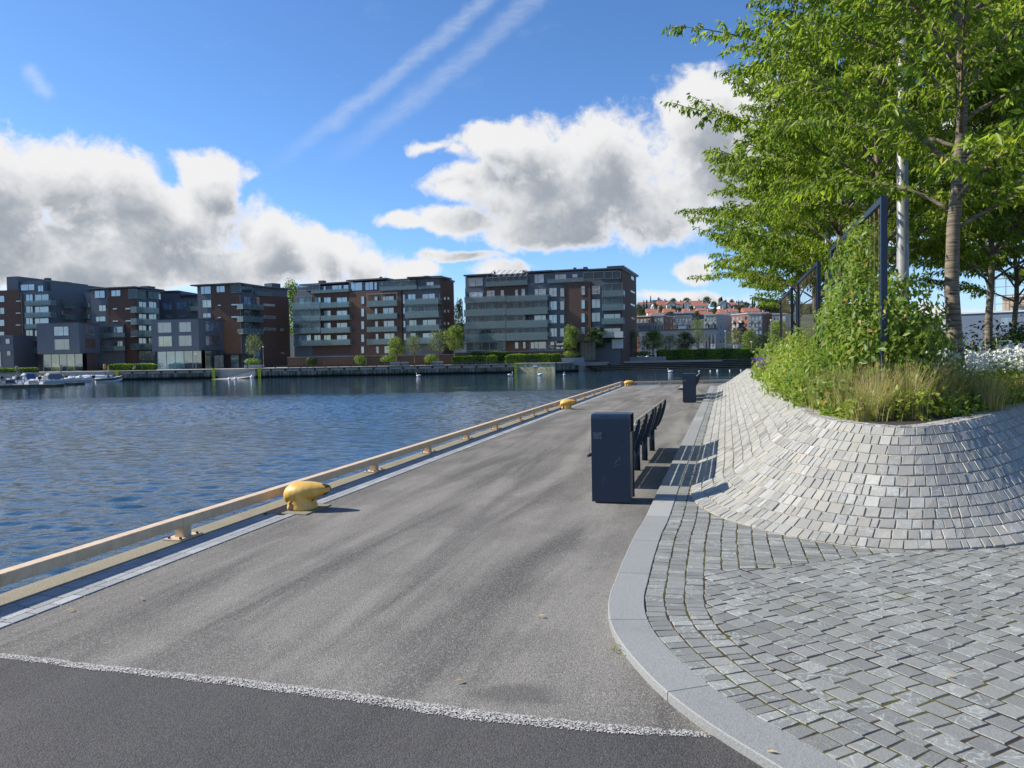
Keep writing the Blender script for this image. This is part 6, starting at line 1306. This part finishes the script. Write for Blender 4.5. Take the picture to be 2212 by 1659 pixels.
places=[(C_,x,yt,yb,Y,w_,lb) for C_,x,yt,yb,Y,w_,lb in((1,267,275,460,480,26,'dark narrow conifer leftmost on the slope'),(1,303,272,450,480,26,'dark narrow conifer right beside the leftmost one'),(1,357,215,350,525,20,'tallest thin conifer standing free on the ridge'),(1,795,310,430,480,26,'conifer before the white gabled front'),(1,1222,305,470,470,50,'big dark conifer left of the lone white gabled house'),(1,1375,305,420,490,26,'slim conifer before the lone white gabled house'),(1,1308,225,350,530,26,'conifer crown behind the lone white gabled house'),(1,1720,230,400,510,30,'dark conifer behind the hanging leaves'),(1,1748,235,400,512,26,'second dark conifer behind the hanging leaves'),(1,1535,275,400,500,22,'slim conifer beside the small white gable'),
(0,462,240,330,535,50,'round tree behind the dark gabled house'),(0,660,248,330,535,120,'broad tree mass behind the cream gable'),(0,835,245,330,535,150,'broad tree crown behind the white gabled front'),(0,1105,232,330,530,150,'wide pale green tree right of the wide white house'),(0,1200,290,370,520,120,'rounded tree left of the big dark conifer'),(0,1290,240,340,530,90,'rounded tree above the lone gabled house'),(0,1440,265,350,525,90,'tree between the lone gabled house and the brown one'),(0,500,350,450,470,110,'shrubby tree between the two terraces on the left'),(0,740,370,450,470,120,'shrubby tree in the middle of the lower slope'),(0,960,375,440,470,90,'tree left of the dark gabled terrace'),(0,1240,400,480,450,140,'tree below the big dark conifer'),(0,1560,340,440,480,150,'tree above the stepped brick block'),(0,1640,300,400,500,140,'wide tree right of the small white gable'),(0,1850,310,460,480,220,'large dark tree right of the rightmost terracotta house'),(0,2000,320,470,480,220,'large tree behind the hanging foliage at the right'),(0,2150,330,480,480,220,'large tree at the right limit of the slope'),(0,1900,280,380,520,260,'long tree crown on the right of the ridge'),(0,200,330,480,450,120,'tree mass beside the right block corner'),(0,240,390,490,420,130,'low tree mass left of the leftmost terrace'),(0,620,425,480,420,120,'low tree between the left terraces'),(0,980,430,490,410,110,'low tree left of the white walled terrace'),(0,1080,360,430,480,100,'tree above the white walled terrace'),(0,420,320,400,490,110,'tree in front of the dark gabled house'),(0,650,350,400,485,120,'tree below the cream gable'),(0,900,350,400,487,90,'tree below the wide white house'),(0,2300,300,480,470,260,'large tree hidden right of the trellis'),(0,2550,300,480,470,300,'farthest right tree of the slope behind the bed'),(0,2100,255,330,545,300,'long crown on the ridge behind the foliage'))]
for kind,x,yt,yb,Y,w_,lb in places: hillt(TC if kind else TR,lb,x,yt,yb,Y,w_)
# ---- right side hall with scaffold behind the bed
C7=lambda x,y:((3400+x/3.318)/1.736,(900+y/3.318)/1.736)
pA=at(*C7(450,1100),150); pB=at(*C7(2600,1100),135); F0=Face(pA,pB); root=empty('sheet_hall',(pA.x,pA.y,.2),'grey blue sheet hall with a white corner, seen behind the cherry trunks','building'); block(root,[pA,pB,pB-F0.n*25,pA-F0.n*25],-.3,F0.hit(*C7(1100,905))[1],'hallblue')
b=MB(); zt=F0.hit(*C7(1100,905))[1]; F0.box(b,-.2,F0.L,zt,zt+.3,-25,.2); b.build('roof_edge','white',root); u1=F0.hit(*C7(530,1000))[0]; b=MB(); F0.box(b,-.3,u1,-.2,zt-.3,-.5,.25); b.build('corner_panel','framew',root); u0,u1,z0,z1=F0.rect(C7,(1175,970,1330,1060)); b=MB(); F0.box(b,u0,u1,z0,z1,0,.05); b.build('window','glass_b',root)
panel(root,F0,C7,(1325,850,1420,905),'hallblue',-3,'roof_unit',-8); panel(root,F0,C7,(1230,862,1255,905),'hallgrey',-3,'roof_unit',-5)
pA=at(*C7(1190,900),185); pB=at(*C7(2700,900),170); F0=Face(pA,pB); root=empty('beige_building',(pA.x,pA.y,.2),'beige building wrapped in scaffolding at the right margin','building'); zt=F0.hit(*C7(1500,700))[1]; block(root,[pA,pB,pB-F0.n*20,pA-F0.n*20],-.3,zt,'beige')
b=MB(); F0.box(b,-.5,F0.L,zt,zt+.5,-20,.6); b.build('roof','framew',root); sr=empty('scaffolding',(pA.x,pA.y-2,.2),'pale tube scaffolding rising against the sky at the right margin','scaffolding')
b=MB(); z0=F0.hit(*C7(1300,900))[1]; z1=F0.hit(*C7(1300,480))[1]; ul=F0.hit(*C7(1115,800))[0]
for k in range(18): u=ul+k*2.2; F0.box(b,u,u+.08,z0-6,z1,1.5,1.58); F0.box(b,u,u+.08,z0-6,z1,2.5,2.58)
for j in range(8): z=z0-4+j*2.0; F0.box(b,ul,F0.L,z,z+.08,2.45,2.53); F0.box(b,ul,F0.L,z,z+.06,1.45,1.51)
b.build('tubes','steel',sr); b=MB()
for j in range(4): z=z0-4.1+j*4.0; F0.box(b,ul,F0.L,z,z+.06,1.6,2.4)
b.build('decks','timberpale',sr)
# ---- floating pontoon, boats
root=empty('floating_pontoon',(-95,143,-1.6),'dark floating pontoon in front of the moored boats','pontoon'); p=un(*CB(1010,495),-1.3); b=MB(); b.box((-170,p.y,-1.9),(p.x,p.y+2.2,-1.22)); b.build('deck','timberdark',root); b=MB()
for k in range(6): b.box((p.x-4-k*10,p.y+.1,-1.215),(p.x-3-k*10,p.y+.4,-1.0))
b.build('cleats','framew',root)
p=un(*CB(1165,490),-1.5); q=un(*CB(1295,490),-1.5); b=MB(); b.box((p.x,p.y,-1.9),(q.x,p.y+3,-1.25)); o=b.build('mooring_float','timberdark'); tag(o,'small square dark float beside the pontoon end','float')
def boat(label,px,py,L,Wb,head,canopy=None,motor='white',scale=1,hull='white'):
    p=un(*CB(px,py),-1.6); root=empty('motorboat',(0,0,0),label,'boat','small boats moored at the left quay')
    st=[(0,1.0,.62,.0),(.25,1.0,.66,.0),(.5,.98,.72,.02),(.7,.82,.82,.06),(.86,.5,.95,.16),(.96,.2,1.05,.36),(1.0,.03,1.1,.6)]; rg=[]
    for t,wf,hf,kf in st: 
        x=t*L; w=Wb/2*wf; h=hf*.95; rg.append([Vector(v) for v in((x,-w,h),(x,-w*.97,h*.62),(x,-w*.72,kf*.7-.05),(x,0,kf-.18),(x,w*.72,kf*.7-.05),(x,w*.97,h*.62),(x,w,h),(x,w*.86,h),(x,w*.8,h*.55 if t<.62 else h*1.06),(x,0,h*.5 if t<.62 else h*1.12),(x,-w*.8,h*.55 if t<.62 else h*1.06),(x,-w*.86,h))])
    b=MB(); b.rings(rg); b.build('hull',hull,root,smooth=False)
    b=MB(); b.box((L*.42,-Wb*.22,.5),(L*.52,Wb*.22,1.15)); b.box((L*.2,-Wb*.3,.45),(L*.28,Wb*.3,.8)); b.build('console','white' if canopy!='rib' else 'rubber',root,bevel=.04)
    b=MB(); b.add([(L*.55,-Wb*.34,.8),(L*.55,Wb*.34,.8),(L*.47,Wb*.28,1.5),(L*.47,-Wb*.28,1.5),(L*.535,-Wb*.34,.8),(L*.535,Wb*.34,.8),(L*.455,Wb*.28,1.5),(L*.455,-Wb*.28,1.5)],[(0,1,2,3),(7,6,5,4),(0,3,7,4),(1,5,6,2),(3,2,6,7)]); b.build('windscreen','screen',root)
    if canopy in('blue','canvas'):
        b=MB(); rr=[]
        for x in(L*.12,L*.2,L*.5,L*.58): hh=1.5 if x<L*.13 or x>L*.55 else 1.95; rr.append([Vector((x,Wb*.42*math.cos(a),.75+(hh-.75)*math.sin(a)**.6 if math.sin(a)>0 else .75)) for a in [math.pi*k/8 for k in range(9)]])
        b.rings(rr,cap=True); b.build('canopy',canopy,root)
    if canopy=='cover': b=MB(); b.rings([[Vector((x,Wb*.45*s_*c_,.75+hh*sn)) for c_,sn in((-1,0),(-.6,.7),(0,1),(.6,.7),(1,0))] for x,s_,hh in((L*.05,1,.25),(L*.4,1,.6),(L*.8,.6,.5),(L*.97,.1,.2))]); b.build('cover','white',root)
    if canopy=='rib':
        for s in(-1,1): b=MB(); b.tube([(-.1,s*Wb*.46,.5),(L*.6,s*Wb*.46,.55),(L*.86,s*Wb*.3,.75),(L*1.0,s*.05,.95)],[.24,.25,.22,.15],10); b.build('tube','rubber',root,smooth=True)
    m=MB(); m.box((-.55,-.2,.75),(.0,.2,1.3)); mo=m.build('outboard_motor','black' if motor=='black' else 'white',root,bevel=.08); m=MB(); m.tube([(-.25,0,.8),(-.45,0,.1),(-.75,0,-.0)],[.10,.08,.05],8); m.build('leg','steel',mo,world=False)
    root.location=(p.x,p.y,-1.6); root.rotation_euler=(0,0,head); root.scale=(scale,)*3; return root
for bt in (('boat cut by the left edge of the photo, with a small white bow fender',-45,400,6,2.2,1.0,None,'white'),('dark open boat left of the one with a blue canopy',60,455,5.0,1.9,1.15,None,'black',1,'canvas'),('small grey open boat at the left behind the pontoon',190,440,4.8,1.9,1.3,None,'white'),('boat with a blue canvas canopy',350,470,5.4,2.2,1.25,'blue','black'),('white open boat right of the blue canopy, with a raised outboard',475,475,5.0,2.0,1.1,None,'white'),('second small open boat behind the grey canvas boat',600,445,5.0,1.9,1.2,None,'white'),('grey canvas covered cabin boat, the tallest of the row',745,472,6.2,2.4,1.0,'canvas','black'),('open white boat just right of the grey canvas boat',900,452,5.2,2.0,1.15,None,'white'),('white open boat with a dark outboard left of the covered speedboat',1030,455,5.2,2.1,1.0,None,'black'),('large white covered speedboat with a pointed bow',1230,452,7.6,2.5,.62,'cover','black'),('low white boat between the covered speedboat and the inflatable',1480,446,4.6,1.8,1.0,'cover','white'),('grey inflatable boat nearest to the left yellow ladder',1720,448,4.6,2.0,.6,'rib','black'),('small white dinghy with its bow against the quay wall',1840,392,2.9,1.2,.7,None,'white')):
    boat(*bt)
# ---- mooring buoys, swans, people
def mesh_rings(b,cs): b.rings([[Vector((x+rx*math.cos(a),y+ry*math.sin(a),z)) for a in [2*math.pi*k/12 for k in range(12)]] for x,y,z,rx,ry in cs])
def swan(label,c,x,y,h,s=1):
    p=un(*c(x,y),-1.6); root=empty('swan',(0,0,0),label,'swan','white birds on the water'); pt=[(-.62,0,.32),(-.5,0,.28),(-.25,0,.24),(.1,0,.22),(.32,0,.26),(.42,0,.42),(.40,0,.62),(.38,0,.78),(.46,0,.87),(.56,0,.85)]; rd=[.02,.1,.24,.27,.18,.075,.06,.055,.075,.03]
    b=MB(); b.tube(pt,rd,12); b.build('body','white',root,smooth=True); b=MB(); b.tube([(.55,0,.85),(.68,0,.80)],[.03,.012],6); b.build('beak','orange',root)
    for sy in(-1,1): b=MB(); b.tube([(.18,sy*.18,.34),(-.2,sy*.2,.40),(-.66,sy*.08,.42)],[.08,.13,.03],8); b.build('wing','white',root,smooth=True)
    root.location=(p.x,p.y,-1.6); root.rotation_euler=(0,0,h); s*=.62; root.scale=(s,s,s)
for a in (('swan swimming below the middle of the timber quay wall',C2,1640,1432,2.8,1.25),('swan just left of the yellow ladder by the jetty block',C3,660,1385,.3,1.3),('swan right in front of the sunlit jetty block',C3,1000,1380,3.0,1.4),('swan near the dark right side of the jetty block',C3,1277,1382,1.5,1.1),('swan alone in front of the harbour steps',C4,618,1240,2.9,1.3)): swan(*a)
for i,(c,x,y,s) in enumerate(((C4,1155,1222,.13),(C4,1250,1218,.18),(C4,1415,1215,.13),(C4,1565,1212,.13),(C4,1005,1222,.12),(C1,1730,935,.3),(C1,1775,932,.3),(C1,1900,922,.4))):
    p=un(*c(x,y),-1.6); b=MB(); mesh_rings(b,[(p.x,p.y,-1.7,s*.5,s*.5),(p.x,p.y,-1.6,s,s),(p.x,p.y,-1.6+s*.8,s*.9,s*.9),(p.x,p.y,-1.6+s*1.4,s*.35,s*.35),(p.x,p.y,-1.6+s*1.8,s*.1,s*.1)]); o=b.build('mooring_buoy','white',smooth=True); tag(o,['small white buoy first in the line at the steps','taller white buoy in the line at the steps','white buoy third in the line at the steps','white buoy last in the line near the stone wall','tiny buoy leftmost in the line at the steps','left white buoy off the slipway','second white buoy off the slipway','white buoy at the right side of the slipway'][i],'buoy','white mooring buoys')
def person(label,c,x,yb,Y,head,top,legs,pose='walk',H=1.74):
    p=at(*c(x,yb),Y); root=empty('person',(p.x,Y,GZ),label,'person','people on the far promenade'); k=H/1.74
    st=.22 if pose=='walk' else 0; sit=pose=='sit'; dz=-.42 if sit else 0
    V={'pel':(0,0,.95+dz,.13),'ab':(0,0,1.12+dz,.125),'ch':(.01,0,1.34+dz,.15),'nk':(.02,0,1.5+dz,.06),'hd':(.03,0,1.60+dz,.085),'tp':(.03,0,1.70+dz,.075)}
    vs=[];rad=[];idx={}
    for n_,(a,b_,z,r) in V.items(): idx[n_]=len(vs); vs.append((a,b_,z)); rad.append(r)
    ed=[(0,1),(1,2),(2,3),(3,4),(4,5)]
    for s in(-1,1):
        i=len(vs); f=st*s
        if sit: L_=[(.12,s*.1,.5,.085),(.48,s*.1,.5,.065),(.5,s*.1,.08,.045),(.62,s*.1,.03,.04)]
        else: L_=[(f*.2,s*.09,.86,.085),(f*.8+.04,s*.09,.48,.062),(f*1.3-.02,s*.09,.09,.042),(f*1.3+.12,s*.09,.04,.038)]
        vs+=[q[:3] for q in L_]; rad+=[q[3] for q in L_]; ed+=[(0,i),(i,i+1),(i+1,i+2),(i+2,i+3)]
        i=len(vs); A=[(0,s*.19,1.40+dz,.055),(-f*.5,s*.23,1.14+dz,.042),(-f*.9+.06,s*.22,.9+dz,.033),(-f*.9+.08,s*.22,.80+dz,.03)]; vs+=[q[:3] for q in A]; rad+=[q[3] for q in A]; ed+=[(2,i),(i,i+1),(i+1,i+2),(i+2,i+3)]
    me=bpy.data.meshes.new('body'); me.from_pydata([(a*k,b_*k,z*k) for a,b_,z in vs],ed,[]); me.materials.append(MA[top]); o=bpy.data.objects.new('body',me); COL.objects.link(o); o.parent=root
    m=o.modifiers.new('skin','SKIN'); 
    for i,r in enumerate(rad): me.skin_vertices[0].data[i].radius=(r*k,r*k)
    me.skin_vertices[0].data[0].use_root=True; o.modifiers.new('sub','SUBSURF').levels=1; o.modifiers['sub'].render_levels=1; m.use_smooth_shade=True
    b=MB(); hz_=(1.62+dz)*k; mesh_rings(b,[(.0,0,hz_-.12,.06,.07),(-.01,0,hz_,.11,.1),(0,0,hz_+.1,.1,.09),(.02,0,hz_+.16,.04,.04)]); b.build('hair',legs,root,world=False,smooth=True)
    root.rotation_euler=(0,0,head)
person('person in dark clothes walking beside the brick terrace wall',C2,870,1300,164,2.8,'cloth_d','cloth_d'); person('person in pale clothes sitting on the quay beside the covered boat',C1,1015,858,159,2.5,'cloth_l','timberdark','sit')
for lb,x in(('tan life buoy post at the left quay near the dinghy',1890),('olive life buoy post behind the grey canvas boat',1098),('pale mooring post near the left edge',305)):
    p=at(*CB(x,250),158); root=empty('quay_post',(p.x,158,GZ),lb,'post','short posts along the left quay'); b=MB(); b.tube([(p.x,158,-.3),(p.x,158,1.0)],.09,8); b.build('post','timberpale',root); b=MB(); mesh_rings(b,[(p.x,158,.7,.2,.15),(p.x,158,1.0,.32,.2),(p.x,158,1.5,.32,.2),(p.x,158,1.8,.15,.12)]); b.build('cover','orange' if x==1890 else 'timberpale',root)
# left quay wall and low fence beam
fender('weathered timber quay wall behind the moored boats at the left',(-150,171.6),(xq(866),158.0))
root=empty('guard_beam',(0,158.4,GZ),'low timber guard beam on short posts along the far promenade edge','guard rail'); 
xa,xb=at(*C2(-60,1320),158.6).x,at(*C3(700,1240),158).x; b=MB(); b.box((xa,158.6,GZ+.30),(xb,158.8,GZ+.48)); b.build('beam','timberdark',root); k=0
while xa+k*2.6<xb and k<60: b=MB(); x=xa+k*2.6; b.box((x,158.62,GZ),(x+.18,158.78,GZ+.299)); b.build('post','timberdark',root); k+=1

for lb,c,x0,x1,yt,Y,m_ in (('sliver of a pale house seen in the gap right of the brick tower',C1,2150,2290,560,232,'cream'),('low brown roofed building in the gap between the middle and right blocks',C3,-40,150,800,222,'cream')):
    pA=at(*c(x0,800),Y); pB=at(*c(x1,800),Y); F0=Face(pA,pB); root=empty('distant_house',(pA.x,Y,GZ),lb,'house'); zt=F0.hit(*c((x0+x1)/2,yt))[1]; block(root,[pA,pB,pB-F0.n*9,pA-F0.n*9],-.3,zt,m_); b=MB(); b.prism([(q.x,q.y) for q in(pA+F0.n*.4,pB+F0.n*.4,pB-F0.n*9,pA-F0.n*9)],zt,zt+.5); b.build('roof','brick',root); b=MB(); F0.box(b,F0.L*.55,F0.L*.55+1.2,zt-2.6,zt-1.2,0,.06); b.build('window','glass',root)
